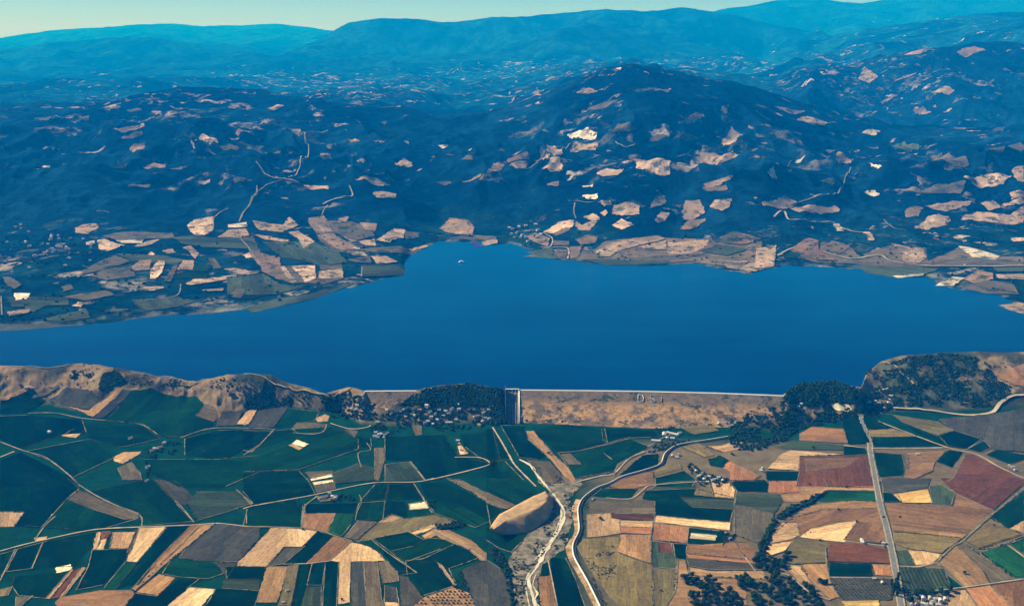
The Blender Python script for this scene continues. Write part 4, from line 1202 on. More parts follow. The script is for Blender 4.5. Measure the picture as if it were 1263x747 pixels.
letter([[(822, 191), (812, 187), (800, 189), (799, 199), (808, 204), (820, 210), (821, 218), (811, 222), (798, 219)]], 1.0, M_stone2, 'greyish letter S')
letter([[(852, 197), (852, 221)], [(852, 188), (852, 190)]], 1.0, M_stone2, 'greyish dotted letter I')
# spillway
sw = [(623.5, 482), (640, 482)]; MBs = MB()
a0 = pt(623.5, 482.5, 72); a1 = pt(639.5, 482.5, 72); b0 = pt(624, 522, 2); b1 = pt(640, 522, 2)
def lerp(p, q, f): return p*(1-f)+q*f
n_ = 24; V = []; F = []
for i in range(n_+1):
    f = i/n_; V += [lerp(a0, b0, f), lerp(a1, b1, f)]
for i in range(n_): F.append((2*i, 2*i+2, 2*i+3, 2*i+1))
toparent(link('spillway_chute', mesh_np('spillway_chute', V, F, [M_shade2])), dam)  # chute darkened: the wall's shadow is put into its colour
def wall3(name, pa, pb, th, h0, h1, m_, root):
    V = []
    for p, h in ((pa, h0), (pb, h1)):
        V += [(p[0], p[1], p[2]-3), (p[0]+th, p[1], p[2]-3), (p[0]+th, p[1], p[2]+h), (p[0], p[1], p[2]+h)]
    F = [(0, 1, 5, 4), (1, 2, 6, 5), (2, 3, 7, 6), (3, 0, 4, 7), (0, 3, 2, 1), (4, 5, 6, 7)]
    return toparent(link(name, mesh_np(name, V, F, [m_])), root)
wall3('spillway_wall', a0-np.array([2, 0, 0]), b0-np.array([2, 0, 0]), 2, 30, 22, M_shade, dam)  # left wall made tall to shade the chute, its own shade painted in
wall3('spillway_wall', a1+np.array([.2, 0, 0]), b1+np.array([.2, 0, 0]), 5, 6, 6, M_pale, dam)
for q in range(1, 4):
    f = q/4; wall3('dividing_wall', lerp(a0, a1, f), lerp(b0, b1, f), 1.0, 3, 3, M_conc, dam)
for q in range(5):
    p = lerp(a0, a1, q/4); g2 = MB(); g2.box(p[0]-.9, p[0]+.9, p[1]-2, p[1]+12, 55, 82, 0)
    toparent(link('gate_pier', g2.mesh('gate_pier', [M_pale])), dam)
g2 = MB(); g2.box(a0[0]-2, a1[0]+4, a0[1]+2, a0[1]+9, 80, 82, 0); toparent(link('gate_bridge', g2.mesh('gate_bridge', [M_pale])), dam)
# saddle dam on the left
sd = empty('saddle_dam', tuple(pt(480, 503, 0))); tag(sd, 'short saddle dam with bare gravel face between the left knoll and the wooded knoll', 'dam')
em2, ca2, _ = embank('embankment', [(450, 482.6, 77), (480, 482.4, 77), (514, 482.2, 77)], [(462, 502, 36), (478, 505, 32), (490, 502, 36)], None); toparent(em2, sd)
crest_strip('crest_road', ca2, .6, 10, .02, .5, M_pale, sd)
VILLAGES = 1
# ------------------------------------------------------------------ trees
def ico():
    bm = bmesh.new(); bmesh.ops.create_icosphere(bm, subdivisions=1, radius=1)
    V = np.array([v.co[:] for v in bm.verts]); F = np.array([[v.index for v in f.verts] for f in bm.faces]); bm.free(); return V, F
def ico2():
    bm = bmesh.new(); bmesh.ops.create_icosphere(bm, subdivisions=2, radius=1)
    V = np.array([v.co[:] for v in bm.verts]); F = np.array([[v.index for v in f.verts] for f in bm.faces]); bm.free(); return V, F
IV, IF = ico(); JV, JF = ico2()
def crown_geo(kind, r):
    Vs = []; Fs = []; k = 0
    lumps = 7
    for q in range(lumps):
        an = r.uniform(0, 6.28); rr = r.uniform(.1, .62) if q else 0
        if kind == 'tall': c = np.array([math.cos(an)*rr*.4, math.sin(an)*rr*.4, .5+q*.28]); s = r.uniform(.3, .45)
        else: c = np.array([math.cos(an)*rr, math.sin(an)*rr, .75+r.uniform(-.15, .35)]); s = r.uniform(.34, .58)
        V = IV*s*(1+r.normal(0, .17, (len(IV), 1)))*np.array([1, 1, .85])+c
        Vs.append(V); Fs.append(IF+k); k += len(V)
    # loose leaf clumps for a broken outline
    n = 46
    d = r.normal(0, 1, (n, 3)); d /= np.linalg.norm(d, axis=1)[:, None]
    rad = r.uniform(.8, 1.05, n)
    base = d*rad[:, None]*(np.array([.42, .42, 1.2]) if kind == 'tall' else np.array([.98, .98, .62]))+np.array([0, 0, 1.4 if kind == 'tall' else .82])
    for p in base:
        t3 = r.normal(0, .13, (3, 3)); Vs.append(p+t3); Fs.append(np.array([[k, k+1, k+2]])); k += 3
    return np.concatenate(Vs), np.concatenate(Fs)
def trunk_mb():
    m_ = MB(); n = 6
    for z0_, z1_, r0_, r1_ in ((-.15, .35, .09, .065), (.35, .85, .065, .03)):
        V = [(math.cos(i/n*6.283)*r0_, math.sin(i/n*6.283)*r0_, z0_) for i in range(n)]+[(math.cos(i/n*6.283)*r1_, math.sin(i/n*6.283)*r1_, z1_) for i in range(n)]
        m_.add(V, [(i, (i+1) % n, n+(i+1) % n, n+i) for i in range(n)])
    for a_ in (0.4, 2.5, 4.4):
        c, s = math.cos(a_), math.sin(a_)
        m_.add([(.02, 0, .3), (-.02, 0, .34), (.45*c, .45*s, .75)], [(0, 1, 2)])
    return m_
VAR = {}
for kind, lm in (('round', M_leaf), ('olive', M_leaf2), ('tall', M_leaf)):
    VAR[kind] = []
    for q in range(4):
        V, F = crown_geo(kind, np.random.default_rng(q+11)); VAR[kind].append(mesh_np('crown', V, F, [lm]))
TR = trunk_mb().mesh('trunk', [M_trunk])
ONE = {}
for kind in VAR:
    ONE[kind] = []
    for cm in VAR[kind]:
        bm = bmesh.new(); bm.from_mesh(cm); nf = len(bm.faces); bm.from_mesh(TR)
        bm.faces.ensure_lookup_table()
        for f in bm.faces[nf:]: f.material_index = 1
        me = bpy.data.meshes.new('tree'); bm.to_mesh(me); bm.free(); me.materials.append(cm.materials[0]); me.materials.append(M_trunk); ONE[kind].append(me)
NAMES = {'round': 'broadleaf_tree', 'olive': 'olive_tree', 'tall': 'poplar_tree'}
ntree = {'n': 0}
def tree(x, y, r, kind, label, group):
    z = gz(x, y)+.5; q = random.randrange(4); rz = random.uniform(0, 6.28)
    ntree['n'] += 1
    if y < 3500:
        o = empty(NAMES[kind], (x, y, z), rz, r)
        link('crown', VAR[kind][q], o); link('trunk', TR, o)
    else:
        o = link(NAMES[kind], ONE[kind][q], None, (x, y, z)); o.rotation_euler = (0, 0, rz); o.scale = (r, r, r*random.uniform(.85, 1.2))
    tag(o, label, 'tree', group)
    return o
def scatter(poly, n, mind):
    out = []; xs = [p[0] for p in poly]; ys_ = [p[1] for p in poly]; tries = 0
    while len(out) < n and tries < n*30:
        tries += 1
        px = random.uniform(min(xs), max(xs)); py = random.uniform(min(ys_), max(ys_))
        if not pip(poly, np.array([px]), np.array([py]))[0]: continue
        x, y = unproj(px, py)
        if any((x-a)**2+(y-b)**2 < mind*mind for a, b in out): continue
        out.append((x, y))
    return out
# 1. individual trees, nearest the camera
_u = ['', 'first', 'second', 'third', 'fourth', 'fifth', 'sixth', 'seventh', 'eighth', 'ninth', 'tenth', 'eleventh', 'twelfth', 'thirteenth', 'fourteenth', 'fifteenth', 'sixteenth', 'seventeenth', 'eighteenth', 'nineteenth']
_t = ['', '', 'twenty', 'thirty', 'forty', 'fifty', 'sixty', 'seventy', 'eighty']
_tt = ['', '', 'twentieth', 'thirtieth', 'fortieth', 'fiftieth', 'sixtieth', 'seventieth', 'eightieth']
def ordinal(n):
    if n < 20: return _u[n]
    return _tt[n//10] if n % 10 == 0 else _t[n//10]+'-'+_u[n % 10]
GROVES = [
 ('G', '945,480 1005,475 1020,515 960,520', 9, 8, 'round', 'dark tree in the clump left of the wood', 'dark trees in the clump left of the riverside wood'),
 ('G', '1045,490 1090,480 1150,540 1215,600 1210,625 1000,625 990,570 1040,540', 46, 6.5, 'round', 'dark tree in the dense grove at the bottom', 'dark trees in the bottom grove'),
 ('G', '1215,485 1263,480 1290,500 1280,540 1220,530', 10, 7, 'round', 'dark tree on tan ground right of the bottom grove', 'trees in the clump right of the bottom grove'),
 ('H', '85,345 150,330 200,345 255,320 245,355 225,370 245,400 160,410 105,385', 34, 7, 'round', 'dark tree where the winding stream widens', 'trees where the winding stream widens'),
 ('H', '105,450 200,415 250,425 300,470 345,520 340,550 90,550', 62, 7, 'round', 'dark tree in the big riverside wood', 'trees in the big riverside wood'),
 ('H', '300,450 350,470 380,500 400,550 350,550', 10, 8, 'round', 'dark tree on the right fringe of the riverside wood', 'trees on the right fringe of the riverside wood'),
 ('H', '0,470 50,520 60,550 0,550', 8, 8, 'round', 'dark tree beside the left side of the riverside wood', 'trees left of the riverside wood'),
 ('H', '30,430 100,430 90,470 40,465', 7, 8, 'round', 'dark tree on tan ground above the riverside wood', 'trees on the tan field above the riverside wood'),
 ('H', '700,420 725,430 720,500 700,540 690,500', 12, 7, 'tall', 'dark tree beside the highway near the bottom edge', 'trees beside the highway at the bottom'),
 ('H', '380,440 415,445 410,460 385,455', 3, 7, 'round', 'dark tree on the bare field right of the wood', 'trees on the bare field right of the riverside wood'),
 ('H', '760,495 800,485 950,480 930,500 820,510 770,530', 16, 9, 'round', 'dark tree among the bottom village houses by the highway', 'trees among the bottom village houses')]
for t_, s, n, md, kind, lab, grp in GROVES:
    P_ = sorted(scatter(R(t_, s), n, md), key=lambda p: p[0]/p[1])
    for i, (x, y) in enumerate(P_):
        r_ = random.uniform(7.5, 13); tree(x, y, r_, kind, '%s %s, %s from the left' % ('large' if r_ > 10 else 'smaller', lab, ordinal(i+1)), grp)
# trees singled out on the fields
for t_, x_, y_, r_, lab in [('H', 345, 28, 5, 'lone dark tree on the reddish field left of the highway top'), ('H', 502, 40, 6, 'lone tall tree at the top edge of the bright green field'),
   ('H', 468, 136, 5, 'lone dark tree on the curved brown field'), ('H', 545, 187, 5, 'lone tree at the tip of the straw coloured curved field'),
   ('H', 388, 268, 5, 'lone tree on the edge above the dark brown field'), ('H', 660, 168, 5, 'dark roadside tree left of the highway middle'),
   ('H', 730, 168, 5, 'lone dark tree on the brown field right of the highway'), ('H', 1008, 408, 7, 'lone dark tree on the tan field near the right edge'),
   ('G', 555, 200, 8, 'dark round tree standing alone on the pinkish field right of the canal'), ('F', 480, 592, 5, 'small tree at the foot of the straw strip'),
   ('F', 290, 250, 5, 'small dark tree on the upper edge of the straw field'), ('G', 850, 548, 4, 'small bush on the olive field left of the bottom grove'),
   ('D', 358, 462, 6, 'lone dark tree on the sandy strip below the creek'), ('G', 615, 335, 4, 'lone shrub on the pinkish bank right of the canal'), ('C', 303, 475, 8, 'dark tree clump on the tan strip below the dam')]:
    x, y = unproj(*R(t_, '%g,%g' % (x_, y_))[0]); tree(x, y, r_, 'round', lab, None)
for i_, (px_, py_) in enumerate(R('H', '650,275 668,300 672,285')):
    x, y = unproj(px_, py_); tree(x, y, 5, 'round', 'dark tree beside the small highway buildings, ' + ('leftmost of three', 'nearest of three', 'rightmost of three')[i_], 'trees beside the small highway buildings')
# orchard at the bottom
orn = 0
OR = [unproj(*p) for p in R('F', '885,585 1020,535 1045,440 1065,445 1100,545 1135,625 820,625')]
ox = [p[0] for p in OR]; oy = [p[1] for p in OR]
colno = 0
for gx in np.arange(min(ox), max(ox), 11.5):
    colno += 1; inrow = 0
    for gy in np.arange(min(oy), max(oy), 17):
        x = gx+random.uniform(-1, 1)+(gy-min(oy))*.18; y = gy+random.uniform(-1.5, 1.5)
        if random.random() < .88 and pip(OR, np.array([x]), np.array([y]))[0] and orn < 78:
            tree(x, y, random.uniform(3.4, 4.3), 'olive', 'small orchard tree, %s from the front in the %s row from the left' % (ordinal(inrow+1), ordinal(colno)), 'orchard trees in rows at the bottom'); orn += 1; inrow += 1

# 2. trees past the limit: joined, by area
def wood(name, pts, rlo, rhi, m_, seed, tall=1.0, lab=None):
    r = np.random.default_rng(seed); n = len(pts)
    if n == 0: return
    P = np.array(pts); S = r.uniform(rlo, rhi, n); Z = sampH(P[:, 0], P[:, 1])
    Vs = []; Fs = []; k = 0
    for i in range(n):
        for q in range(2):
            s = S[i]*(1 if q == 0 else .6); off = r.normal(0, S[i]*.45, 2)*q
            V = IV*(1+r.normal(0, .2, (len(IV), 1)))*np.array([s, s, s*.85*tall])+np.array([P[i, 0]+off[0], P[i, 1]+off[1], Z[i]+.5+s*.62*tall])
            Vs.append(V); Fs.append(IF+k); k += len(V)
    o = link(name, mesh_np(name, np.concatenate(Vs), np.concatenate(Fs), [m_]))
    tag(o, lab, 'woodland', None, 'stuff'); return o
def fast_scatter(poly, n, clump=0.0):
    P = np.array(poly); x0, y0 = P.min(0); x1, y1 = P.max(0); out = []
    px = rng.uniform(x0, x1, n*4); py = rng.uniform(y0, y1, n*4); k = pip(P, px, py); px = px[k][:n]; py = py[k][:n]
    for a_, b_ in zip(px, py):
        x, y = unproj(a_, b_)
        if clump and vnoise(np.array([x/45.]), np.array([y/45.]), 99)[0] < clump: continue
        if y < 5300: out.append((x, y))
    return out
wood('knoll_woodland', fast_scatter(R('D', '240,240 250,195 330,178 450,178 540,205 565,225 540,265 440,275 330,270 250,268'), 900, .0), 4.5, 8, M_leaf, 1, lab='dense dark wood on the knoll at the right end of the dam')
wood('knoll_woodland', fast_scatter(R('B', '770,235 850,180 900,155 1000,145 1090,130 1180,150 1260,160 1280,330 1200,330 1180,240 1000,240 900,235 830,240'), 1000, .12), 4.5, 8, M_leaf, 2, lab='dense dark wood on the knoll left of the spillway')
wood('creek_woodland', fast_scatter(R('D', '0,480 0,340 60,330 150,250 240,245 330,270 430,275 540,300 540,310 470,340 440,355 300,380 240,430 120,470 20,495'), 1250, .3), 4, 7, M_leaf, 3, lab='dark wood along the creek below the right end of the dam')
wood('hill_scrub', fast_scatter(R('D', '650,110 700,90 760,70 900,50 1050,70 1120,110 1140,160 1200,195 1215,230 1150,285 900,285 700,285 690,200'), 2700, .34), 3.0, 5.5, M_leaf, 4, lab='dense dark shrubs covering the rounded hill at the right shore')
wood('hill_scrub', fast_scatter(R('D', '560,120 640,130 700,190 790,190 700,290 560,320 530,250 600,225 640,190'), 420, .2), 3.5, 6, M_leaf, 14, lab='dark trees in the hollow between the right knoll and the shore hill')
wood('village_woodland', fast_scatter(R('B', '380,200 560,150 640,200 640,260 650,300 760,250 1180,260 1263,330 1180,340 1000,370 860,330 700,380 620,370 560,310 440,300 380,250'), 850, .42), 3.5, 6.5, M_leaf, 5, lab='dark trees among the houses of the village under the wooded knoll')
wood('hill_scrub', fast_scatter(R('B', '0,210 90,175 190,170 240,210 220,245 60,262 0,250'), 300, .3), 3.5, 6, M_leaf, 6, lab='dark scrub at the foot of the bare left knoll')
wood('hill_scrub', fast_scatter(R('A', '480,155 505,85 560,75 600,95 600,130 545,150 500,165'), 260, 0), 5, 8, M_leaf, 7, lab='compact dark wood in the hollow behind the far left shore hills')
wood('hill_scrub', fast_scatter(R('A', '330,100 360,65 395,70 380,100 350,110'), 45, 0)+fast_scatter(R('A', '600,130 750,115 860,110 900,130 840,150 740,140'), 60, .4)
     + fast_scatter(R('A', '1010,140 1080,100 1200,110 1240,200 1100,200'), 45, .3)+fast_scatter(R('B', '0,150 200,150 350,180 350,230 120,190'), 60, .35)+fast_scatter(R('A', '400,90 460,70 450,110'), 14, 0), 3, 5.5, M_leaf, 8, lab='scattered dark bushes on the bare shore hills at the left')
wood('hill_scrub', fast_scatter(R('A', '0,60 280,50 420,30 560,50 860,110 1040,105 1150,90 1263,95 1263,240 1000,170 700,160 560,150 400,190 0,130'), 420, .5)+fast_scatter(R('B', '0,95 140,130 380,200 600,165 640,220 380,260 200,235 0,240'), 260, .45)+fast_scatter(R('D', '1120,60 1263,70 1263,110 1130,130'), 60, .45), 1.6, 3.6, M_leaf2, 41, .8, lab='sparse grey green bushes dotting the bare shore bluffs')
wood('stream_woodland', fast_scatter(R('H', '415,58 355,108 285,140 205,180 185,225 165,255 160,300 140,330 125,290 145,255 180,180 250,130 340,90 400,52'), 420, 0), 5, 8.5, M_leaf, 9, lab='continuous dark line of trees along the winding stream')
wood('stream_woodland', fast_scatter(R('F', '930,225 1000,220 1060,205 1085,225 1060,240 960,248'), 60, 0)+fast_scatter(R('F', '1195,345 1240,345 1280,400 1250,430 1225,400'), 45, 0)
     + fast_scatter(R('G', '20,345 75,365 120,450 100,470 45,400'), 60, 0)+fast_scatter(R('G', '90,450 130,470 145,620 115,620'), 40, 0), 3.5, 6, M_leaf, 10, lab='dark trees along the river side channel left of the dry river')
wood('river_scrub', fast_scatter(R('G', '130,380 210,290 320,190 350,130 370,200 330,300 250,400 190,480 190,620 140,620'), 330, .45)+fast_scatter(R('G', '380,60 440,60 420,180 385,300 320,380 330,330 375,230'), 180, .4)
     + fast_scatter(R('C', '200,520 300,520 390,610 320,630 250,580'), 120, .45), 1.8, 4.2, M_leaf2, 11, .7, lab='low grey green scrub on the gravel of the river corridor')
wood('canal_scrub', fast_scatter(R('G', '470,370 620,350 640,420 620,500 560,520 500,440'), 190, .5)+fast_scatter(R('G', '500,450 560,560 590,620 560,620 520,520'), 60, .2)+fast_scatter(R('G', '470,110 520,90 530,130 480,150'), 22, 0), 1.5, 3.2, M_leaf2, 12, .6, lab='low shrubs on the dry slope right of the canal')
wood('dam_scrub', fast_scatter(R('C', '200,240 340,230 430,290 440,310 380,320 260,300'), 140, .2)+fast_scatter(R('C', '820,345 1110,325 1100,335 930,340 840,380'), 60, .1), 2.5, 4.5, M_leaf, 13, lab='green shrubs at the foot of the dam face')
wood('farm_trees', fast_scatter(R('C', '780,470 820,430 900,415 1000,400 960,430 870,460'), 90, 0)+fast_scatter(R('C', '960,500 1000,520 1060,560 1180,600 1150,632 1050,632 990,560'), 130, .3)
     + fast_scatter(R('A', '690,480 760,430 830,410 880,400 880,450 760,520 720,580'), 80, .3)+fast_scatter(R('F', '360,85 470,70 560,80 560,115 380,115'), 40, .3)
     + fast_scatter(R('F', '895,115 935,110 935,155 905,150'), 14, 0)+fast_scatter(R('B', '1190,505 1230,510 1225,535 1200,530'), 16, 0)+fast_scatter(R('G', '1140,255 1215,265 1200,300 1150,320'), 26, 0)
     + fast_scatter(R('B', '630,330 760,340 740,400 640,390'), 60, .3)+fast_scatter(R('D', '540,300 600,290 680,270 680,310 640,330 560,325'), 60, .2), 3, 5.5, M_leaf, 15, lab='dark trees gathered round the farms on the plain')
# grassy and bare margins between fields
def margins(name, m_, p, w0, w1, lift, lab):
    V = []; F = []
    for (c, W), sk in zip(FIELDS, SKIP):
        for i in range(len(W)):
            if sk[i]: continue
            a_ = np.array(W[i]); b_ = np.array(W[(i+1) % len(W)]); L_ = np.linalg.norm(b_-a_)
            if random.random() > p or L_ < 45 or L_ > 600: continue
            za, zb = gz(*a_), gz(*b_)
            if max(za, zb) > .5: continue
            d_ = (b_-a_)/L_; n_ = np.array([-d_[1], d_[0]]); k_ = max(2, int(L_/14)); prev = None
            for q in range(k_+1):
                w_ = random.uniform(w0, w1)/2; c_ = a_+d_*L_*q/k_+n_*random.uniform(-.8, .8); V += [(c_[0]+n_[0]*w_, c_[1]+n_[1]*w_, lift), (c_[0]-n_[0]*w_, c_[1]-n_[1]*w_, lift)]
                if q: k2 = len(V); F.append((k2-4, k2-2, k2-1, k2-3))
    o = link(name, mesh_np(name, V, F, [m_]), ground); o['kind'] = 'stuff'
margins('field_margin', M_track, .38, .8, 3.6, 2.62, None)
margins('dark_field_margin', M_darkm, .34, 1.5, 4.5, 2.58, None)
# hedges along field edges
hp = []
for (c, W), sk in zip(FIELDS, SKIP):
    for i in range(len(W)):
        if sk[i] or random.random() > .34: continue
        a_ = np.array(W[i]); b_ = np.array(W[(i+1) % len(W)]); L_ = np.linalg.norm(b_-a_)
        if L_ < 60 or L_ > 500: continue
        dn = random.choice([.02, .05, .09, .16])
        for q in range(int(L_*dn)):
            f = random.random(); p = a_*(1-f)+b_*f+np.array([random.gauss(0, 1.5), random.gauss(0, 1.5)]); hp.append((p[0], p[1]))
hp = hp[:4200]
wood('hedgerow', hp, 1.3, 3.2, M_leaf, 16, .8, lab='small dark bushes dotted along the field boundaries of the plain')
for t_, s in [('H', '1263,45 1120,165'), ('H', '1070,302 1180,284 1263,250'), ('H', '1080,320 1225,425'), ('H', '1120,170 1263,245'), ('D', '560,322 602,440'), ('D', '606,475 640,626'), ('G', '460,150 470,250 440,320'), ('G', '440,400 510,520 560,600')]:
    Pp = R(t_, s); pts = []
    for a_, b_ in zip(Pp[:-1], Pp[1:]):
        for q in range(26):
            f = random.random(); x, y = unproj(a_[0]*(1-f)+b_[0]*f, a_[1]*(1-f)+b_[1]*f); pts.append((x+random.gauss(0, 2)+(7 if t_ in 'D' else 0), y+random.gauss(0, 2)))
    wood('roadside_trees', pts, 2, 3.8, M_leaf, 20, .9, lab='dark bushes lining a track between the fields')
# planted rows
def planted(t_, s_, sp_, st__, ang, r0, r1, lab, mt_=None):
    W = np.array([unproj(*p) for p in R(t_, s_)]); c = W.mean(0); d = np.array([math.cos(ang), math.sin(ang)]); n_ = np.array([-d[1], d[0]]); pts = []
    for u in np.arange(-500, 500, sp_):
        for v_ in np.arange(-500, 500, st__):
            p = c+n_*u+d*v_+np.array([random.gauss(0, .6), random.gauss(0, .6)])
            if random.random() < .93: pts.append(p)
    pts = np.array(pts); k = pip(W, pts[:, 0], pts[:, 1]); wood('planted_rows', [tuple(p) for p in pts[k]], r0, r1, mt_ or M_leaf, 31, .8, lab=lab)
planted('H', '445,435 598,430 698,440 688,515 482,520', 11, 5.5, 1.75, 1.8, 2.6, 'dark green bushes planted in rows left of the highway near the bottom')
planted('H', '735,385 915,390 945,475 762,490 742,475', 12, 6, 1.45, 1.6, 2.4, 'green bushes planted in rows right of the highway near the bottom', M_leaf2)
planted('B', '692,528 808,514 874,598 692,602', 14, 7, 1.5, 1.8, 2.6, 'orchard rows in the square plot on the middle plain')
planted('F', '660,520 740,520 755,600 690,600', 12, 6, .3, 1.6, 2.6, 'dark shrubs in short rows on the grey plot left of the orchard')
# low scrub on far hills' lower slopes for a rough outline along the far shore
sh = []
for _ in range(1500):
    px_ = random.uniform(0, 1263); py_ = random.uniform(285, 400)
    x, y = unproj(px_, py_)
    if gz(x, y) > LAKE+2 and y < 9000 and vnoise(np.array([x/120.]), np.array([y/120.]), 5)[0] > .5: sh.append((x, y))
wood('shore_woodland', sh, 5, 11, M_leaf, 21, lab='dark woods scattered over the far shore lowland')

# ------------------------------------------------------------------ houses
def house_parts(w_, d_, h_, rh, kind):
    wl = MB(); wl.add([(-w_/2, -d_/2, -1), (w_/2, -d_/2, -1), (w_/2, d_/2, -1), (-w_/2, d_/2, -1), (-w_/2, -d_/2, h_), (w_/2, -d_/2, h_), (w_/2, d_/2, h_), (-w_/2, d_/2, h_), (-w_/2, 0, h_+rh*.96), (w_/2, 0, h_+rh*.96)],
                      [(0, 1, 5, 4), (2, 3, 7, 6), (1, 2, 6, 9, 5), (3, 0, 4, 8, 7)])
    e = .6; rf = MB(); t_ = .35
    for s in (-1, 1):
        y_ = s*(d_/2+e); z_ = h_-rh*e/(d_/2)
        rf.add([(-w_/2-e, y_, z_), (w_/2+e, y_, z_), (w_/2+e, 0, h_+rh), (-w_/2-e, 0, h_+rh), (-w_/2-e, y_, z_+t_), (w_/2+e, y_, z_+t_), (w_/2+e, 0, h_+rh+t_), (-w_/2-e, 0, h_+rh+t_)],
               [(0, 1, 2, 3), (7, 6, 5, 4), (0, 4, 5, 1), (1, 5, 6, 2), (3, 7, 4, 0)])
    return wl, rf
HV = {}
for nm, dims in (('house', (12, 9, 5.5, 2.4)), ('long', (26, 11, 4.5, 2.2)), ('tall', (13, 11, 9, 2.6))):
    wl, rf = house_parts(*dims, nm); HV[nm] = (dims, wl, rf)
WM = {}; RM = {}
def getw(k, m_):
    if (k, m_.name) not in WM: WM[(k, m_.name)] = HV[k][1].mesh('wall', [m_])
    return WM[(k, m_.name)]
def getr(k, m_):
    if (k, m_.name) not in RM: RM[(k, m_.name)] = HV[k][2].mesh('roof', [m_])
    return RM[(k, m_.name)]
wmb = MB(); wmb.box(-.6, .6, -.08, .06, 0, 1.4); WIN = wmb.mesh('window', [M_glass])
dmb = MB(); dmb.box(-.6, .6, -.08, .06, 0, 2.3); DOOR = dmb.mesh('door', [M_trunk])
cmb = MB(); cmb.box(-.4, .4, -.4, .4, 0, 2.2); CHI = cmb.mesh('chimney', [M_walll])
_u = ['', 'first', 'second', 'third', 'fourth', 'fifth', 'sixth', 'seventh', 'eighth', 'ninth', 'tenth', 'eleventh', 'twelfth', 'thirteenth', 'fourteenth', 'fifteenth', 'sixteenth', 'seventeenth', 'eighteenth', 'nineteenth']
ORD_OLD = ['leftmost', 'second from the left', 'third from the left', 'fourth from the left', 'fifth from the left', 'sixth from the left', 'seventh from the left', 'eighth from the left', 'ninth from the left', 'tenth from the left',
       'eleventh from the left', 'twelfth from the left', 'thirteenth from the left', 'fourteenth from the left', 'fifteenth from the left', 'sixteenth from the left', 'seventeenth from the left', 'eighteenth from the left', 'nineteenth from the left', 'twentieth from the left']
def house(x, y, k, roof, wall, rz, sc, label, group, near=False, zoff=.4):
    o = empty({'house': 'house', 'long': 'barn', 'tall': 'apartment_house'}[k], (x, y, max(gz(x, y), 0)+zoff), rz, sc)
    tag(o, label, {'house': 'house', 'long': 'barn', 'tall': 'house'}[k], group)
    link('wall', getw(k, wall), o); link('roof', getr(k, roof), o)
    if near:
        w_, d_, h_, rh = HV[k][0]
        for q in range(4):
            c = link('window', WIN, o, (-w_/2+w_*(q+.5)/4+(.3 if q > 1 else 0), -d_/2, 1.6 if k != 'tall' else 5.8))
        link('door', DOOR, o, (0, -d_/2, 0)); link('chimney', CHI, o, (w_*.25, d_*.12, h_+rh*.6))
    return o
RC = {'w': (M_roofw, 'white'), 'r': (M_roofr, 'red tiled'), 'g': (M_roofg, 'grey')}
def village(t_, pts, place, group, sc=1.0, near=False, zoff=.4):
    P = sorted([(float(a.split(',')[0]), float(a.split(',')[1]), a.split(',')[2]) for a in pts.split()])
    cnt = {}
    for x_, y_, c in P:
        px_, py_ = R(t_, '%g,%g' % (x_, y_))[0]; x, y = unproj(px_, py_)
        k = 'long' if c[0] == 'L' else ('tall' if c[0] == 'T' else 'house'); rc = RC[c[-1].lower()]
        key = (k, rc[1]); n = cnt.get(key, 0); cnt[key] = n+1
        nm = {'house': 'house', 'long': 'long barn', 'tall': 'tall block'}[k]
        lab = '%s %s-roofed %s from the left %s' % (ordinal(n+1), rc[1].replace(' ', '-'), nm, place)
        house(x, y, k, rc[0], random.choice([M_wallw, M_walll, M_wallw]), random.choice([0.1, -.2, .5, 1.4, -.6, .9]), sc*random.uniform(.85, 1.2), lab, group, near, zoff)
village('B', '765,270,w 780,262,w 820,285,w 835,292,w 895,245,Tw 910,270,w 890,285,r 915,300,Tw 935,280,w 900,318,w 925,330,w 955,262,g 975,290,w 985,268,w 1000,280,g 1000,322,Lw 1035,310,w 1045,235,w 1050,262,Tw 1015,255,w 885,325,g 790,295,w 860,262,r 945,310,w', 'in the village under the wooded knoll', 'houses of the village under the wooded knoll', 1.1)
village('B', '1135,290,Lr 1165,320,w 1180,300,g 1195,262,w 1210,245,g 1150,335,r 1200,305,w 1170,275,w', 'at the foot of the spillway', 'houses at the left foot of the spillway', 1.15)
village('B', '645,372,w 660,385,w 672,378,w 690,383,w 655,395,g 700,375,w 640,390,w 685,396,w', 'in the hamlet below the saddle dam', 'houses of the hamlet below the saddle dam', 1.1)
village('B', '555,240,w 530,258,w 545,262,g 700,262,w 720,280,w 655,322,w', 'among trees right of the left knoll', 'houses among trees right of the left knoll', 1.1)
village('C', '865,380,Lw 885,372,w 910,378,Lw 930,385,w 880,400,w 905,402,w 825,412,Lw 940,375,w', 'in the white farmstead under the dam', 'buildings of the white farmstead under the dam', 1.25)
village('C', '1130,330,w 1165,325,w 1195,335,w 1215,318,g', 'at the right toe of the dam', 'houses at the right toe of the dam', 1.1)
village('C', '1035,583,Lw 1060,600,w 1050,570,g 1085,585,w 1110,600,Lg 1130,590,w 1150,605,w 1075,612,w 1020,560,w', 'in the hamlet above the straw field', 'houses of the farm hamlet above the straw field', 1.1)
village('C', '905,485,w 925,492,w 935,480,w', 'in the small yard right of the canal bend', 'houses in the yard right of the canal bend', 1.0)
village('C', '170,295,w 180,285,w 190,310,w', 'on the sandy yard at the foot of the spillway', 'huts at the foot of the spillway', 1.0)
village('B', '1045,412,w 1052,425,w 1060,455,w', 'in the sandy yard amid green fields', 'houses in the sandy yard amid the green fields', 1.0)
village('A', '720,540,w 715,605,w 755,450,w 800,425,w 780,445,r 740,460,r 130,155,w 243,370,w 635,400,w', 'on the left plain', 'farmhouses on the left plain', 1.15)
village('F', '375,100,w 400,95,g 435,90,w 450,100,w 420,75,w', 'on the bend of the middle track', 'farm buildings on the bend of the middle track', 1.1)
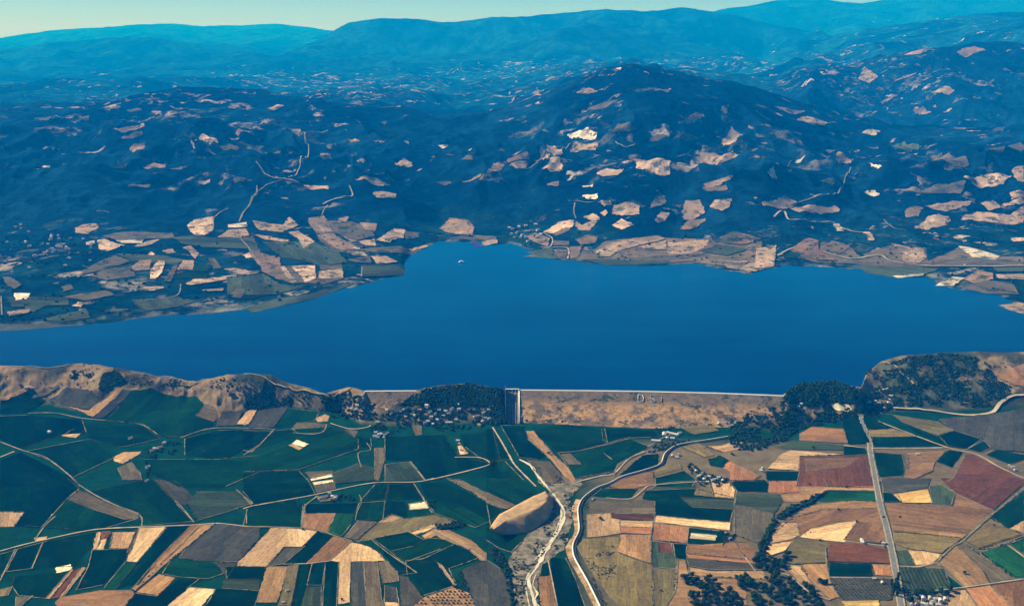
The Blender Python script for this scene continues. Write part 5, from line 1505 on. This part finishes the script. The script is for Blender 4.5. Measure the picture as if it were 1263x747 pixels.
village('F', '215,548,w 195,605,w 345,0,w', 'on the striped fields at the bottom left', 'huts on the striped fields', 0.8)
village('G', '520,100,w 1165,268,g 1185,295,w 1060,5,w', 'near the fields right of the canal', 'sheds right of the canal', 0.8)
village('D', '295,285,w 305,275,w 590,270,w 600,265,g 625,262,w 640,270,w 685,255,w 690,240,w 680,270,w 665,290,r 805,490,w 1225,555,w 1215,545,g 1200,540,w 140,550,w 135,560,w', 'round the junction below the shore hill', 'houses round the junction below the shore hill', 1.0)
village('H', '568,270,Lw 575,278,w 620,432,w 655,450,w 660,280,g', 'left beside the highway', 'buildings left beside the highway', 0.9)
village('H', '785,525,w 800,512,w 815,505,w 830,520,Tw 848,500,w 860,515,g 875,505,w 885,520,w 905,530,Tw 925,520,w 870,535,w 830,540,w 800,540,r 895,545,w 780,545,g 848,545,w', 'in the bottom village by the highway', 'houses of the bottom village', 1.0, near=True)
# far shore villages
village('S', '1010,340,w 110,55,w', 'beside the far shore fields', 'houses beside the far shore fields', 1.4, zoff=3)
village('R', '105,195,w 120,200,r 140,215,w 115,225,w 130,235,r 155,240,w 165,228,g 180,240,w 200,205,r 215,230,w 235,205,w 230,240,w 250,225,w 190,255,w 245,262,w 270,250,w 150,190,w 180,185,w 225,180,w', 'in the lakeside village on the far shore', 'houses of the far lakeside village', 1.9, zoff=4)
random.seed(21)
pv = ' '.join('%d,%d,%s' % (random.gauss(230, 130), random.gauss(255, 45), random.choice('wrgg')) for _ in range(46))
P_ = [p for p in pv.split() if 4 < float(p.split(',')[0]) < 520]
for half, nm in ((lambda v: v < 130, 'left third'), (lambda v: 130 <= v < 260, 'middle'), (lambda v: v >= 260, 'right third')):
    q = [p for p in P_ if half(float(p.split(',')[0]))][:20]
    if q: village('P', ' '.join(q), 'in the %s of the hazy far-left town' % nm, 'houses of the hazy far left town', 1.5, zoff=5)

# ------------------------------------------------------------------ boats and swimming pontoon
def boat(px, py, ln, label, hullm, deckm, group=None, rz=0, name='boat', cat='boat'):
    a, s = ray(px, py); y = (LAKE-CAMZ)/s; x = a*y
    o = empty(name, (x, y, LAKE+.05), rz)
    tag(o, label, cat, group)
    h = MB(); S = 9; secs = []
    for i in range(S):
        f = i/(S-1); xx = (f-.5)*ln; wv = ln*.2*(1-max(0, (f-.55)/.45)**2.2) if f > .55 else ln*.2*(.82+.18*f/.55)
        wv = max(wv, .05); zt_ = ln*.10*(1+.5*f*f)
        secs.append([(xx, -wv, zt_), (xx, -wv*.7, 0), (xx, 0, -.6), (xx, wv*.7, 0), (xx, wv, zt_)])
    V = [p for s_ in secs for p in s_]; F = [(i*5+k, (i+1)*5+k, (i+1)*5+k+1, i*5+k+1) for i in range(S-1) for k in range(4)]
    h.add(V, F+[(0, 1, 2, 3, 4)]); link('hull', h.mesh('hull', [hullm]), o)
    dk = MB(); dk.add([(s_[0][0], s_[0][1]*.96, s_[0][2]*.9) for s_ in secs]+[(s_[4][0], s_[4][1]*.96, s_[4][2]*.9) for s_ in secs], [(i, i+1, S+i+1, S+i) for i in range(S-1)])
    link('deck', dk.mesh('deck', [deckm]), o)
    cb = MB(); cb.box(-ln*.28, ln*.12, -ln*.10, ln*.10, ln*.09, ln*.24); cb.box(-ln*.30, ln*.15, -ln*.115, ln*.115, ln*.243, ln*.265); link('cabin', cb.mesh('cabin', [M_white if hullm is M_hull else M_purple]), o)
    return o
boat(569, 323.5, 42, 'white tour boat with blue hull alone on the lake', M_hull, M_white, rz=.3, name='tour_boat')
for i, (x_, y_, lab) in enumerate([(583, 299.5, 'magenta moored boat, leftmost of four off the pale spit'), (585.5, 301, 'magenta moored boat, second of four off the pale spit'), (588.5, 303, 'magenta moored boat, third of four off the pale spit'), (592, 304.5, 'magenta moored boat, rightmost of four off the pale spit')]):
    boat(x_, y_, 34, lab, M_purple, M_purple, 'magenta boats off the pale spit', rz=-.6+.2*i, name='moored_boat')

# ------------------------------------------------------------------ haze
hz = MB(); hz.box(-135000, 135000, -3000, 99800, -1.5, 3300)
mh = bpy.data.materials.new('haze_air'); mh.use_nodes = True; t = mh.node_tree; t.nodes.clear()
pv_ = t.nodes.new('ShaderNodeVolumePrincipled'); ou = t.nodes.new('ShaderNodeOutputMaterial')
pv_.inputs['Color'].default_value = HAZE_COL; pv_.inputs['Density'].default_value = HAZE_DEN; pv_.inputs['Absorption Color'].default_value = (1, 1, 1, 1)
pv_.inputs['Anisotropy'].default_value = 0.0
t.links.new(pv_.outputs[0], ou.inputs['Volume'])
ho = link('haze', hz.mesh('haze', [mh])); ho['kind'] = 'stuff'
print('trees', ntree['n'], 'clearings', clearn, 'fields', len(FIELDS), 'objects', len(bpy.data.objects))
